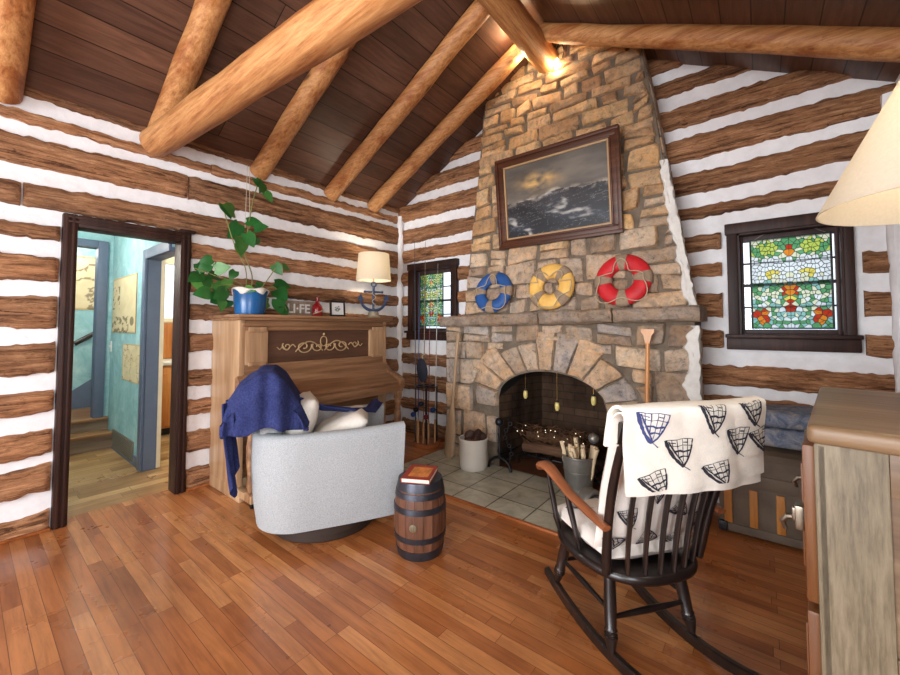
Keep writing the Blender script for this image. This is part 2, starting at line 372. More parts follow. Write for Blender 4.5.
M['twig'] = plain('twig', S(96, 66, 42), .9, .4, 10)
M['oar'] = wood('oar_wood', S(132, 108, 82), S(166, 140, 110), S(190, 166, 136), 'z', 30, .6)
M['paddle'] = wood('paddle_varnish', S(160, 98, 44), S(198, 134, 70), S(220, 162, 98), 'z', 24, .35, spec=.5)
def ringmat(n, c): return plain(n, c, .55, .18, 12, .25)
M['ring_blue'] = ringmat('ring_blue', S(38, 84, 148)); M['ring_yellow'] = ringmat('ring_yellow', S(232, 186, 98)); M['ring_red'] = ringmat('ring_red', S(196, 32, 40))
M['burlap'] = plain('burlap', S(150, 130, 108), .95, .2, 40, .5)
M['rope'] = plain('rope', S(188, 172, 144), .95, .15, 40, .4)
M['frame'] = wood('picture_frame', S(52, 28, 17), S(78, 44, 27), S(102, 62, 40), 'x', 22, .4, spec=.3)
M['frame_gold'] = plain('frame_liner', S(172, 138, 98), .5, .12)
t = NT('oil_paint'); a = t.add('ShaderNodeAttribute', attribute_name='paint'); M['paint'] = t.done(a.outputs['Color'], .42, .4); t.bump(t.noise(t.coord(), 60, 5), .25, .004)
t = NT('print_paper'); a = t.add('ShaderNodeAttribute', attribute_name='paint'); M['paper'] = t.done(a.outputs['Color'], .85, .15)
t = NT('sponged_teal'); n = t.noise(t.coord(), 5, 8, .7, .6); M['teal'] = t.done(t.ramp(n, [(.3, S(124, 172, 180)), (.5, S(150, 194, 200)), (.72, S(184, 216, 218))]), .8, .2)
M['slate_blue'] = plain('slate_blue_paint', S(92, 106, 128), .5, .06)
M['tread'] = wood('stair_tread', S(110, 74, 46), S(150, 108, 70), S(178, 138, 98), 'y', 24, .4)
M['riser'] = wood('stair_riser', S(96, 80, 66), S(128, 110, 92), S(150, 134, 116), 'y', 24, .55)
M['cream_paint'] = plain('cream_paint', S(226, 214, 184), .5, .05)
M['honey'] = wood('honey_oak', S(150, 84, 34), S(186, 112, 50), S(206, 136, 72), 'z', 22, .4)
M['white'] = plain('white_paint', S(232, 232, 230), .5, .04)
M['grille'] = plain('grille_metal', S(112, 108, 98), .5, .1)
M['pot'] = plain('blue_glaze', S(34, 92, 148), .22, .25, 6, spec=.55)
t = NT('leaf'); r = t.island(); n = t.noise(t.coord(), 22, 3); M['leaf'] = t.done(t.mix(t.ramp(r, [(0, S(26, 78, 34)), (.6, S(44, 108, 48)), (1, S(96, 146, 66))]), t.ramp(n, [(.3, (.8, .8, .8)), (.7, (1.15, 1.15, 1.1))]), 1., 'MULTIPLY'), .4, .4)
M['stem'] = plain('stem', S(128, 128, 74), .6, .2)
M['string'] = plain('string', S(200, 190, 170), .9, .1)
M['sign'] = wood('sign_board', S(120, 104, 88), S(150, 134, 116), S(172, 156, 138), 'y', 24, .8)
M['red_glass'] = plain('red_glaze', S(140, 26, 30), .2, .2, spec=.6)
M['black_plastic'] = plain('black_frame', S(26, 26, 30), .4, .1)
M['anchor'] = plain('anchor_navy', S(44, 62, 96), .5, .3, 14, .3)
M['pewter'] = plain('lamp_base', S(150, 140, 120), .5, .2)
def shade(name, c, em):
    t = NT(name); o = t.n['Material Output']; d = t.add('ShaderNodeBsdfDiffuse'); tr = t.add('ShaderNodeBsdfTranslucent'); mx = t.add('ShaderNodeMixShader')
    n = t.noise(t.coord((1, 1, 1)), 120, 3); cc = t.ramp(n, [(.3, tuple(x*.93 for x in c)), (.7, c)])
    t.link(cc, d.inputs[0]); t.link(cc, tr.inputs[0]); mx.inputs[0].default_value = .5
    t.link(d.outputs[0], mx.inputs[1]); t.link(tr.outputs[0], mx.inputs[2]); t.link(mx.outputs[0], o.inputs[0]); return t.m
M['shade'] = shade('lamp_shade_linen', S(240, 233, 218), 0)
def emit(name, c, s):
    t = NT(name); t.b.inputs['Emission Color'].default_value = (*c, 1); t.b.inputs['Emission Strength'].default_value = s; return t.done(c, .3)
M['bulb'] = emit('lit_bulb', (1., .80, .52), 18.)
M['wire'] = plain('black_wire', S(24, 24, 24), .5, .1)
def glass(name, c, rough=0.):
    t = NT(name); o = t.n['Material Output']; tr = t.add('ShaderNodeBsdfTransparent'); tr.inputs[0].default_value = (*c, 1)
    gl = t.add('ShaderNodeBsdfGlossy'); gl.inputs['Roughness'].default_value = .08; mx = t.add('ShaderNodeMixShader'); mx.inputs[0].default_value = .04
    t.link(tr.outputs[0], mx.inputs[1]); t.link(gl.outputs[0], mx.inputs[2]); t.link(mx.outputs[0], o.inputs[0]); return t.m
M['pane'] = glass('window_glass', (.94, .96, .98))
GL = {'white': (.95, .97, .94), 'cream': (.92, .88, .60), 'green': (.14, .40, .16), 'lime': (.60, .70, .12), 'teal': (.34, .62, .54), 'red': (.62, .05, .02), 'orange': (.86, .28, .03), 'yellow': (.9, .70, .12)}
def art_glass(name, c):
    t = NT(name); o = t.n['Material Output']; tl = t.add('ShaderNodeBsdfTranslucent'); tr = t.add('ShaderNodeBsdfTransparent'); mx = t.add('ShaderNodeMixShader')
    n = t.noise(t.coord(), 40, 4, .6); cc = t.ramp(n, [(.3, tuple(x*.75 for x in c)), (.7, tuple(min(1, x*1.15) for x in c))])
    t.link(cc, tl.inputs[0]); tr.inputs[0].default_value = (*c, 1); mx.inputs[0].default_value = .35; t.link(tl.outputs[0], mx.inputs[1]); t.link(tr.outputs[0], mx.inputs[2]); t.link(mx.outputs[0], o.inputs[0]); return t.m
for k, c in GL.items(): M['g_'+k] = art_glass('stained_'+k, c)
M['lead'] = plain('lead_came', S(40, 42, 40), .5, .1, metal=.5)
M['jar_glass'] = plain('lantern_glass', S(214, 196, 120), .2, .15, spec=.6)
M['black_cloth'] = plain('black_cloth', S(28, 32, 44), .8, .2)
M['cork'] = plain('cork', S(178, 134, 92), .8, .2, 30)
M['rod_a'] = plain('rod_graphite', S(44, 46, 56), .4, .1); M['rod_b'] = plain('rod_brown', S(120, 96, 78), .4, .1); M['rod_c'] = plain('rod_pale', S(170, 166, 160), .4, .1); M['rod_d'] = plain('rod_blue', S(40, 66, 120), .4, .1); M['rod_e'] = plain('rod_maroon', S(110, 40, 44), .4, .1)
M['rack_wood'] = wood('rack_wood', S(120, 66, 34), S(158, 92, 50), S(182, 116, 70), 'x', 22, .4)
M['book_red'] = plain('book_cover', S(150, 52, 36), .5, .15); M['book_pic'] = plain('book_picture', S(206, 128, 62), .5, .4, 26); M['pages'] = plain('book_pages', S(226, 216, 200), .9, .05, 40)
M['char'] = plain('charcoal_cloth', S(58, 60, 66), .9, .2)
M['counter'] = plain('counter_white', S(222, 218, 210), .4, .06)
t = NT('greenery'); n = t.noise(t.coord(), 6, 6, .7); M['tree'] = t.done(t.ramp(n, [(.3, S(110, 120, 84)), (.6, S(190, 196, 170))]), .9)
# ------------------------------------------------------------------ the room (metres; left wall x=0, fireplace wall y=0)
W, YF = 4.42, -7.4
EAVE, SLOPE, RX = 2.87, .53, 2.21
def roof(x): return EAVE + SLOPE*(x if x < RX else 2*RX - x)

def log_seg(mb, axis, plane, sgn, a, b, zb, zt, mi=0, depth=.05):
    """one hewn log on a wall face from a to b; zb(u), zt(u) its lower and upper edge"""
    n = max(2, int(abs(b-a)/.025)); sd = rnd(0, 99); rings = []
    prof = [(-.01, 0.), (.45, .015), (.8, .10), (1., .30), (1.02, .52), (.98, .74), (.8, .91), (.45, .985), (-.01, 1.)]
    dd = depth*rnd(.85, 1.2)
    for i in range(n+1):
        u = lerp(a, b, i/n); z0 = zb(u) + .014*nz(u*4, sd) + .012*nz(u*15, sd+5) + .010*nz(u*31, sd+2); z1 = zt(u) + .014*nz(u*4, sd+30) + .012*nz(u*15, sd+9) + .010*nz(u*31, sd+6)
        e = min(i, n-i); k = 1. if e > 0 else .72
        ring = []
        for j, (d, f) in enumerate(prof):
            dep = (d*dd*k*(1 + .35*nz(u*2.6, j*.7, sd)) + (.012*nz(u*9, j*1.1, sd) if 0 < j < 8 else 0)) * sgn
            z = lerp(z0, z1, f)
            ring.append(mb.v((plane+dep, u, z) if axis == 'y' else (u, plane+dep, z)))
        rings.append(ring)
    for A, B in zip(rings, rings[1:]):
        for j in range(len(prof)-1): mb.face([A[j], A[j+1], B[j+1], B[j]], mi)
    mb.face(rings[0], mi); mb.face(rings[-1][::-1], mi)

def band(ks_b, ks_t): return (lambda u: lerpk(ks_b, u)), (lambda u: lerpk(ks_t, u))

# left wall -----------------------------------------------------------------
LOGS = [  # (bottom, top) at y=-3.4, -2.3, -0.3
 ((2.663, 2.736), (2.665, 2.74), (2.69, 2.775)), ((2.379, 2.57), (2.40, 2.60), (2.41, 2.63)), ((2.115, 2.267), (2.115, 2.29), (2.10, 2.31)),
 ((1.915, 2.005), (1.90, 2.03), (1.86, 2.02)), ((1.63, 1.80), (1.62, 1.78), (1.60, 1.735)), ((1.323, 1.524), (1.39, 1.52), (1.33, 1.475)),
 ((1.02, 1.213), (1.12, 1.28), (1.06, 1.20)), ((.762, .904), (.84, .98), (.76, .92)), ((.48, .646), (.60, .73), (.50, .66)), ((.25, .42), (.30, .47), (.22, .40)), ((-.02, .115), (-.02, .16), (-.02, .13))]
mb = MB()
D0, D1, DT = -3.205, -2.445, 2.105     # casing outer edges, casing top
for yy0, yy1, z0, z1 in ((YF-.2, -3.135, -.02, 2.95), (-3.135, -2.515, 2.03, 2.95), (-2.515, .2, -.02, 2.95)):
    mb.bx(-.085, 0, yy0, yy1, z0, z1, 0)
for r, (p, q, s) in enumerate(LOGS):
    def edges(k):
        return ([(-3.4, p[k]), (-3.2, lerp(p[k], q[k], .15)), (-2.5, lerp(p[k], q[k], .9)), (-2.3, q[k]), (-.3, s[k])])
    zb, zt = band(edges(0), edges(1))
    spans = [(YF, D0-.01), (D1+.01, 0.)] if p[0] < 2.0 else [(YF, 0.)]
    if r == 1: spans = [(YF, -2.475), (-2.465, 0.)]
    if r == 2: spans = [(YF, -3.40), (-3.39, 0.)]
    if r == 0: spans = [(YF, -2.3), (-2.295, 0.)]
    for a, b in spans: log_seg(mb, 'y', 0., 1, a, b, zb, zt, 1, .03 if r == 0 else .05)
log_seg(mb, 'y', 0., 1, YF, 0., lambda u: 2.835, lambda u: 2.9, 1, .03)
struct(mb.obj('wall_left', [M['chink'], M['hewn_y']]))

# fireplace wall ------------------------------------------------------------
W1 = (.27, .90, 1.26, 2.05); W2 = (3.60, 4.155, 1.265, 2.02)     # window openings
mb = MB()
def gcol(x0, x1, z0, z1=None):
    xs = [x0] + ([RX] if x0 < RX < x1 else []) + [x1]
    top = [(x, 0, roof(x) + .05) for x in xs] if z1 is None else [(x0, 0, z1), (x1, 0, z1)]
    mb.prism([(x0, 0, z0), (x1, 0, z0)] + top[::-1], (0, .22, 0), 0)
gcol(-.2, W1[0], -.02); gcol(W1[0], W1[1], -.02, W1[2]); gcol(W1[0], W1[1], W1[3]); gcol(W1[1], 1.65, -.02)
gcol(1.65, 2.80, 1.0); gcol(2.80, W2[0], -.02); gcol(W2[0], W2[1], -.02, W2[2]); gcol(W2[0], W2[1], W2[3]); gcol(W2[1], W+.2, -.02)
BL = [((2.71, 2.918), (2.72, 2.92)), ((2.415, 2.60), (2.43, 2.60)), ((2.165, 2.33), (2.17, 2.33)), ((1.87, 2.03), (1.88, 2.04)), ((1.605, 1.737), (1.61, 1.75)), ((1.33, 1.474), (1.33, 1.48)),
      ((1.06, 1.19), (1.06, 1.2)), ((.86, 1.0), (.85, .99)), ((.54, .74), (.54, .73)), ((.29, .43), (.30, .43)), ((-.02, .16), (-.02, .157)), ((3.03, 3.22), (3.03, 3.22)), ((3.32, 3.5), (3.32, 3.5))]
for p, q in BL:
    zb, zt = band([(0, p[0]), (1.4, q[0])], [(0, p[1]), (1.4, q[1])])
    x0 = max(0., (p[0]-.0-EAVE)/SLOPE)
    spans = [(x0, 1.55)]
    if p[1] > 1.17 and p[0] < 2.13: spans = [(0., .185), (.98, 1.55)]
    for a, b in spans: log_seg(mb, 'x', 0., -1, a, b, zb, zt, 1)
BR = [((3.245, 3.37), (3.25, 3.38)), ((2.95, 3.12), (2.97, 3.13)), ((2.665, 2.86), (2.69, 2.87)), ((2.385, 2.55), (2.44, 2.61)), ((2.19, 2.28), (2.22, 2.31)), ((1.92, 2.05), (1.99, 2.07)),
      ((1.728, 1.825), (1.667, 1.80)), ((1.41, 1.59), (1.39, 1.553)), ((1.17, 1.31), (1.14, 1.275)), ((.88, 1.04), (.90, 1.03)), ((.66, .81), (.68, .81)), ((.38, .55), (.40, .56)), ((.08, .28), (.10, .3)), ((3.47, 3.62), (3.47, 3.62))]
for p, q in BR:
    zb, zt = band([(3.35, p[0]), (4.3, q[0])], [(3.35, p[1]), (4.3, q[1])])
    x1 = min(W, 2*RX - (p[0]-.0-EAVE)/SLOPE)
    spans = [(2.95, x1)]
    if p[1] > 1.2 and p[0] < 2.1: spans = [(2.95, 3.50), (4.245, W)]
    for a, b in spans: log_seg(mb, 'x', 0., -1, a, b, zb, zt, 1)
for cx in (.045, W-.03): mb.tube([(cx+.012*nz(i*.5, cx), -.045+.012*nz(i*.6, cx+4), -.01+i*.09) for i in range(32)], [.040+.012*nz(i*.7, cx+9) for i in range(32)], 10, 0, jit=.3)
struct(mb.obj('wall_back', [M['chink'], M['hewn_x']]))

# right wall and the wall behind the camera (both with window openings that let the day in)
mb = MB()
for a, b, z0, z1 in ((YF-.2, -5.2, -.02, 2.95), (-5.2, -3.5, -.02, .8), (-5.2, -3.5, 2.25, 2.95), (-3.5, .2, -.02, 2.95)): mb.bx(W, W+.2, a, b, z0, z1, 0)
for k in range(10):
    z0 = .02 + k*.285; f = (lambda u, z=z0: z), (lambda u, z=z0: z+.17)
    for a, b in ([(YF, -5.22), (-3.48, -.22)] if .6 < z0 < 2.25 else [(YF, -.22)]): log_seg(mb, 'y', W, -1, a, b, f[0], f[1], 1)
struct(mb.obj('wall_right', [M['chink'], M['hewn_y']]))
mb = MB()
for a, b, z0, z1 in ((-.2, .5, -.02, 3.), (.5, 3.9, -.02, .5), (.5, 3.9, 2.4, 3.), (3.9, W+.2, -.02, 3.)): mb.bx(a, b, YF-.2, YF, z0, z1, 0)
mb.prism([(-.2, YF-.2, 3.), (W+.2, YF-.2, 3.), (RX, YF-.2, roof(RX)+.05)], (0, .2, 0), 0)
for k in range(10):
    z0 = .02 + k*.285; f = (lambda u, z=z0: z), (lambda u, z=z0: z+.17)
    for a, b in ([(0, .46), (3.94, W)] if .35 < z0 < 2.4 else [(0, W)]): log_seg(mb, 'x', YF, 1, a, b, f[0], f[1], 1)
struct(mb.obj('wall_front', [M['chink'], M['hewn_x']]))

# ceiling: two board slopes
mb = MB()
for s in (0, 1):
    xa, xb = (-.25, RX) if s == 0 else (2*RX+.25, RX)
    A = [(xa, YF-.3, roof(xa)), (xb, YF-.3, roof(RX)), (xb, .25, roof(RX)), (xa, .25, roof(xa))]
    mb.prism(A, (0, 0, .06), 0)
struct(mb.obj('ceiling', M['ceil'], smooth=False))
# floor
mb = MB(); mb.bx(-.1, W+.2, YF-.2, .02, -.06, 0., 0)
struct(mb.obj('floor', M['floor'], smooth=False))
mb = MB(); mb.bx(1.0, 3.27, -1.19, -.40, 0., .014, 0); mb.bx(1.0, 3.27, -1.215, -1.19, 0., .016, 1, .004); mb.bx(.975, 1.0, -1.215, -.40, 0., .016, 1, .004)
mb.prism([(1.0, -.40, 0.), (1.12, -.40, 0), (1.12, -.02, 0), (1.08, -.02, 0)], (0, 0, .014), 0)
struct(mb.obj('floor_hearth', [M['tile'], M['hearthtrim']], smooth=False))

# door casing of the hall doorway
mb = MB()
for y0, y1, z0, z1 in ((D0, D0+.075, 0, DT), (D1-.075, D1, 0, DT), (D0+.075, D1-.075, DT-.085, DT)):
    mb.bx(-.10, .055, y0, y1, z0, z1, 0, .008)
for y0, y1 in ((D0+.012, D0+.03), (D0+.045, D0+.062), (D1-.03, D1-.012), (D1-.062, D1-.045)): mb.bx(.05, .066, y0, y1, 0, DT-.01, 0, .006)
mb.bx(.05, .066, D0+.02, D1-.02, DT-.03, DT-.012, 0, .006); mb.bx(.05, .066, D0+.02, D1-.02, DT-.062, DT-.045, 0, .006)
mb.bx(.03, .075, D1-.085, D1+.025, DT-.005, DT+.02, 0, .006)
struct(mb.obj('door_1', M['darktrim'], ang=30))

# baseboard slivers along the left wall
mb = MB(); mb.bx(.0, .06, YF, D0-.005, 0, .018, 0, .006); mb.bx(.0, .06, D1+.005, -.02, 0, .018, 0, .006)
struct(mb.obj('baseboard_left', M['hearthtrim']))

# ------------------------------------------------------------------ roof timbers
def timber(name, pts, r0, r1, mat, label, seg=18):
    P0, P1 = Vector(pts[0]), Vector(pts[1]); n = 26; sd = rnd(0, 50); mb = MB(); path = []; rad = []
    for i in range(n+1):
        f = i/n; p = P0.lerp(P1, f) + Vector((.010*nz(f*3, sd), .012*nz(f*3, sd+7), .010*nz(f*3, sd+14))); path.append(p)
        rad.append(lerp(r0, r1, f)*(1+.05*nz(f*7, sd+3)))
    mb.tube(path, rad, seg, 0, jit=.07, seed=sd)
    return tag(mb.obj(name, mat, ang=50), label, 'beam')
RL = [(-.50, 'peeled log rafter nearest the stone chimney on the left roof slope'), (-1.10, 'second peeled log rafter from the chimney on the left slope'), (-1.89, 'third log rafter from the chimney, its foot above the potted vine'),
      (-2.69, 'log rafter rising right behind the thick horizontal tie beam'), (-3.49, 'log rafter at the top left edge of the picture')]
for y, lab in RL:
    timber('log_rafter', [(.02, y, roof(.02)-.085), (RX-.06, y, roof(RX)-.115)], .085, .078, M['beam_x'], lab)
for y, lab in ((-.50, 'peeled log rafter on the right slope above the chimney and the right window'),):
    timber('log_rafter', [(W+.05, y, roof(W)-.085), (RX+.06, y, roof(RX)-.115)], .082, .075, M['beam_x'], lab)
for y in (-1.10, -1.89, -2.69, -3.49): timber('log_rafter', [(W+.05, y, roof(W)-.085), (RX+.06, y, roof(RX)-.115)], .082, .078, M['beam_x'], 'peeled log rafter on the right slope nearer the middle of the room')
for o in COL.objects:
    if o.get('label', '').startswith('peeled log rafter on the right slope nearer'): o['group'] = 'right slope rafters'
timber('ridge_log', [(RX, -.22, roof(RX)-.215), (RX, YF+.02, roof(RX)-.215)], .112, .118, M['beam_y'], 'thick ridge log under the roof peak carrying the string lights')
timber('tie_beam', [(.10, -2.715, 2.755), (W-.02, -2.46, 2.70)], .108, .098, M['beam_x'], 'thick horizontal log tie beam crossing the room above the doorway')

# ------------------------------------------------------------------ windows with stained-glass panels
def clip(poly, p, n):
    out = []
    for i in range(len(poly)):
        a, b = poly[i], poly[(i+1) % len(poly)]
        da = (a[0]-p[0])*n[0]+(a[1]-p[1])*n[1]; db = (b[0]-p[0])*n[0]+(b[1]-p[1])*n[1]
        if da <= 0: out.append(a)
        if (da < 0 < db) or (db < 0 < da):
            t_ = da/(da-db); out.append((a[0]+(b[0]-a[0])*t_, a[1]+(b[1]-a[1])*t_))
    return out
def glass_colour(u, v, k):
    """u in [-1,1] from the centre line, v in [0,1] from the bottom: two red flowers, green scrolls, a pale middle band"""
    a = abs(u)
    def near(cu, cv, ru, rv): return ((a-cu)/ru)**2 + ((v-cv)/rv)**2 < 1
    if near(0, .86, .13, .055) or near(0, .82, .07, .04): return 'red' if k > .3 else 'orange'
    if near(0, .40, .20, .06): return 'orange' if k > .5 else 'red'
    if near(0, .335, .07, .04): return 'yellow'
    if near(0, .23, .12, .07): return 'red' if k > .35 else 'orange'
    if near(.74, .13, .20, .075): return 'orange' if k > .45 else 'red'
    if near(.50, .88, .26, .055): return 'lime'
    if near(.40, .60, .22, .05): return 'yellow' if k > .4 else 'cream'
    if v > .80: return 'green' if k > .62 else ('lime' if k > .40 else 'cream')
    if v > .52: return 'white' if k > .16 else ('cream' if k > .07 else 'green')
    if v > .40: return 'green' if k > .62 else ('teal' if k > .3 else 'cream')
    if v > .34: return 'cream' if k > .35 else 'green'
    if v > .10: return 'teal' if k > .72 else ('green' if k > .58 else ('cream' if k > .30 else 'white'))
    return 'teal' if k > .6 else ('white' if k > .3 else 'green')
def stained(x0, x1, z0, z1, y, label, green=0., nx=11, nzr=22, parent=None):
    names = list(GL); mats = [M['lead']] + [M['g_'+k] for k in names]
    random.seed(11); w, h = (x1-x0), (z1-z0); half = []
    for j in range(nzr):
        for i in range(nx):
            if (i+j) % 2 and random.random() < .25: continue
            half.append(((i+.5+rnd(-.42, .42))/nx, (j+.5+rnd(-.42, .42))/nzr))
    seeds = [(u*w/2, v*h, rnd(0, 1)) for u, v in half]; seeds += [(-u, v, k) for u, v, k in seeds]
    t_ = thing('stained_glass_panel', label, 'stained glass', ((x0+x1)/2, y, z0))
    mb = MB()
    for i, (su, sv, k) in enumerate(seeds):
        cell = [(-w/2, 0), (w/2, 0), (w/2, h), (-w/2, h)]
        for j, (ou, ov, _) in enumerate(seeds):
            if j == i or abs(ou-su) > w*.45 or abs(ov-sv) > h*.3: continue
            cell = clip(cell, ((su+ou)/2, (sv+ov)/2), (ou-su, ov-sv))
            if len(cell) < 3: break
        if len(cell) < 3: continue
        cx = sum(p[0] for p in cell)/len(cell); cz = sum(p[1] for p in cell)/len(cell)
        col = glass_colour(2*cx/w, cz/h, k)
        if green and col in ('white', 'cream') and k < .75: col = 'lime' if k < .4 else 'green'
        mi = names.index(col)+1
        ins = []
        for p in cell:
            dx, dz = cx-p[0], cz-p[1]; L = math.hypot(dx, dz) or 1; q = min(.0024/L, .4); ins.append((p[0]+dx*q, p[1]+dz*q))
        mb.poly([(p[0], 0, p[1]) for p in ins], mi)
        for a in range(len(cell)):
            b = (a+1) % len(cell); c4 = [(*cell[a], 1), (*cell[b], 1), (*ins[b], 1), (*ins[a], 1)]
            for yy in (-.003, .003): mb.poly([(p[0], yy, p[1]) for p in c4], 0)
    mb.obj('leaded_glass', mats, t_, smooth=False)
    mb = MB()
    for a, b, c_, d in ((-w/2-.006, w/2+.006, -.006, .004), (-w/2-.006, w/2+.006, h-.004, h+.006)): mb.bx(a, b, -.006, .006, c_, d, 0, .002)
    for a in (-w/2, w/2): mb.bx(a-.006, a+.006, -.006, .006, 0, h, 0, .002)
    mb.obj('edge_came', M['lead'], t_)
    mb = MB(); top = Vector((w*.02, .0, h+.125))
    for a in (-w*.46, w*.46): mb.cyl((a, 0, h), top, .0022, seg=6)
    mb.obj('hanging_wire', M['nickel'], t_)
    random.seed(23)
    return t_
def window(n, op, cas, g0, stain, label, green=0.):
    """op: wall opening, cas: casing outer box, g0: glass box (x0,x1,z0,z1)"""
    mb = MB(); x0, x1, z0, z1 = op; c0, c1, d0, d1 = cas
    mb.bx(c0, x0, -.06, .0, d0, d1, 0, .008); mb.bx(x1, c1, -.06, .0, d0, d1, 0, .008)          # side casings
    mb.bx(c0-.01, c1+.01, -.066, .0, z1, d1, 0, .008); mb.bx(c0-.015, c1+.015, -.07, 0, d0, d0+.085, 0, .008)   # head, apron
    mb.bx(c0-.02, c1+.02, -.105, .02, d0+.085, d0+.113, 0, .008)                              # stool
    mb.bx(x0-.01, x0+.012, -.05, .2, z0, z1, 0); mb.bx(x1-.012, x1+.01, -.05, .2, z0, z1, 0); mb.bx(x0, x1, -.05, .2, z1-.012, z1+.01, 0); mb.bx(x0, x1, 0, .2, z0-.01, z0+.012, 0)
    w_ = struct(mb.obj('window_%d' % n, M['darktrim'], ang=30))
    gx0, gx1, gz0, gz1 = g0; gm = (gz0+gz1)/2; mb = MB()
    mb.bx(x0+.012, gx0, .03, .07, z0+.012, z1-.012, 0, .004); mb.bx(gx1, x1-.012, .03, .07, z0+.012, z1-.012, 0, .004)
    mb.bx(gx0, gx1, .03, .07, z0+.012, gz0, 0, .004); mb.bx(gx0, gx1, .03, .07, gz1, z1-.012, 0, .004); mb.bx(gx0, gx1, .025, .075, gm-.011, gm+.011, 0, .004)
    for f in (.25, .75): mb.bx(gx0, gx1, .042, .058, lerp(gz0, gz1, f)-.006, lerp(gz0, gz1, f)+.006, 0)
    mb.obj('window_sash', M['sash'], w_)
    mb = MB(); mb.bx(gx0, gx1, .048, .051, gz0, gz1, 0); mb.obj('window_pane', M['pane'], w_, smooth=False)
    stained(*stain, .016, label, green)
    return w_
window(1, W1, (.195, .975, 1.17, 2.13), (.32, .85, 1.315, 1.995), (.345, .72, 1.345, 1.985), 'green and red leaded glass panel hung in the small window left of the fireplace', 1.)
window(2, W2, (3.535, 4.205, 1.165, 2.10), (3.632, 4.125, 1.312, 1.965), (3.675, 4.105, 1.322, 1.968), 'white, green and orange leaded glass panel hung in the window right of the fireplace')

# ------------------------------------------------------------------ the hall behind the doorway
mb = MB(); mb.bx(-2.0, -.1, -4.4, -2.50, -.06, -.001, 0); mb.bx(-2.9, -.1, -2.5, -.9, -.06, -.002, 0)
struct(mb.obj('floor_hall', M['hallfloor'], smooth=False))
mb = MB()
HY = -2.53
mb.bx(-2.15, -.80, HY, HY+.10, 0, 2.6, 0); mb.bx(-.80, -.11, HY, HY+.10, 2.0, 2.6, 0)                     # wall with the maps
struct(mb.obj('wall_hall_right', M['teal'], smooth=False))
mb = MB(); mb.bx(-2.27, -2.15, -2.62, HY+.12, .314, 2.6, 0); mb.bx(-2.27, -2.15, -4.4, -2.62, 2.26, 2.6, 0)               # wall with the stair opening
struct(mb.obj('wall_hall_end', M['teal'], smooth=False))
mb = MB(); mb.bx(-3.12, -3.0, -4.4, -2.2, .0, 2.6, 0)
struct(mb.obj('wall_stairwell', M['teal'], smooth=False))
mb = MB(); mb.bx(-3.0, -2.76, -2.27, -2.2, .31, 2.6, 0); struct(mb.obj('wall_stairwell_side', M['teal'], smooth=False))
mb = MB(); mb.bx(-3.0, -.1, -4.5, -4.4, 0, 2.6, 0); struct(mb.obj('wall_hall_left', M['teal'], smooth=False))
mb = MB(); mb.bx(-3.2, -.2, -4.5, -1.0, 2.56, 2.62, 0); struct(mb.obj('ceiling_hall', M['white'], smooth=False))
mb = MB()
mb.bx(-2.15, -2.12, -2.665, -2.575, .31, 2.31, 0, .008); mb.bx(-2.15, -2.12, -3.7, -2.665, 2.225, 2.31, 0, .008); mb.bx(-2.27, -2.15, -2.665, -2.62, .31, 2.26, 0); mb.bx(-2.27, -2.15, -3.6, -2.62, 2.225, 2.26, 0)
mb.bx(-2.15, -2.12, -3.78, -3.69, .31, 2.31, 0, .008)
struct(mb.obj('trim_1', M['slate_blue'], ang=30))
mb = MB()
mb.bx(-.87, -.775, HY-.025, HY, 0, 2.06, 0, .008); mb.bx(-.775, -.12, HY-.025, HY, 1.965, 2.06, 0, .008)
mb.bx(-.80, -.765, HY, HY+.10, 0, 2.0, 0); mb.bx(-.80, -.12, HY, HY+.10, 1.965, 2.0, 0); 
mb.bx(-2.14, -.87, HY-.012, HY, 0, .022, 0); mb.bx(-1.04, -.87, HY-.014, HY, 0, .10, 0, .004)
struct(mb.obj('trim_2', M['slate_blue'], ang=30))
mb = MB(); mb.bx(-.80, -.765, HY+.10, HY+.135, 0, 1.99, 0, .006); mb.obj('door_leaf', M['cream_paint'], None)
o = COL.objects['door_leaf']; o.name = 'door_2'; struct(o)
# steps
st = thing('stair_steps', 'two low wooden steps with pale risers at the end of the blue hall', 'steps', (-1.9, -3.4, 0))
mb = MB(); mb.bx(-.35, 0, -.95, .865, 0, .15, 0); mb.bx(-1.08, -.22, -.95, .865, .0, .285, 0); mb.obj('riser', M['riser'], st, smooth=False)
mb = MB(); mb.bx(-.24, .025, -.95, .865, .15, .178, 0, .008); mb.obj('tread', M['tread'], st)
mb = MB(); mb.bx(-1.08, -.195, -.95, .865, .285, .312, 0, .008); mb.obj('landing', M['tread'], st)
mb = MB(); mb.prism([(-2.997, -2.78, .313), (-2.997, -2.28, .313), (-2.997, -2.28, .86), (-2.997, -2.78, .50)], (.02, 0, 0), 0); mb.bx(-2.997, -2.98, -4.3, -2.78, .313, .40, 0)
struct(mb.obj('trim_3', M['slate_blue'], smooth=False))
mb = MB(); mb.bx(-2.985, -2.955, -3.55, -2.79, .315, 2.2, 0, .004)
struct(mb.obj('door_3', M['slate_blue']))
hr = thing('handrail', 'dark wooden handrail rising on the stairwell wall', 'handrail', (-2.93, -2.7, 1.13))
mb = MB(); mb.tube([(0, -.03, -.01), (0, .40, .29)], .022, 10, 0, squash=(1.3, .9)); mb.obj('rail', M['black_worn'], hr)
mb = MB(); mb.cyl((-.068, .1, .05), (0, .1, .08), .008, seg=8); mb.obj('bracket', M['iron'], hr)
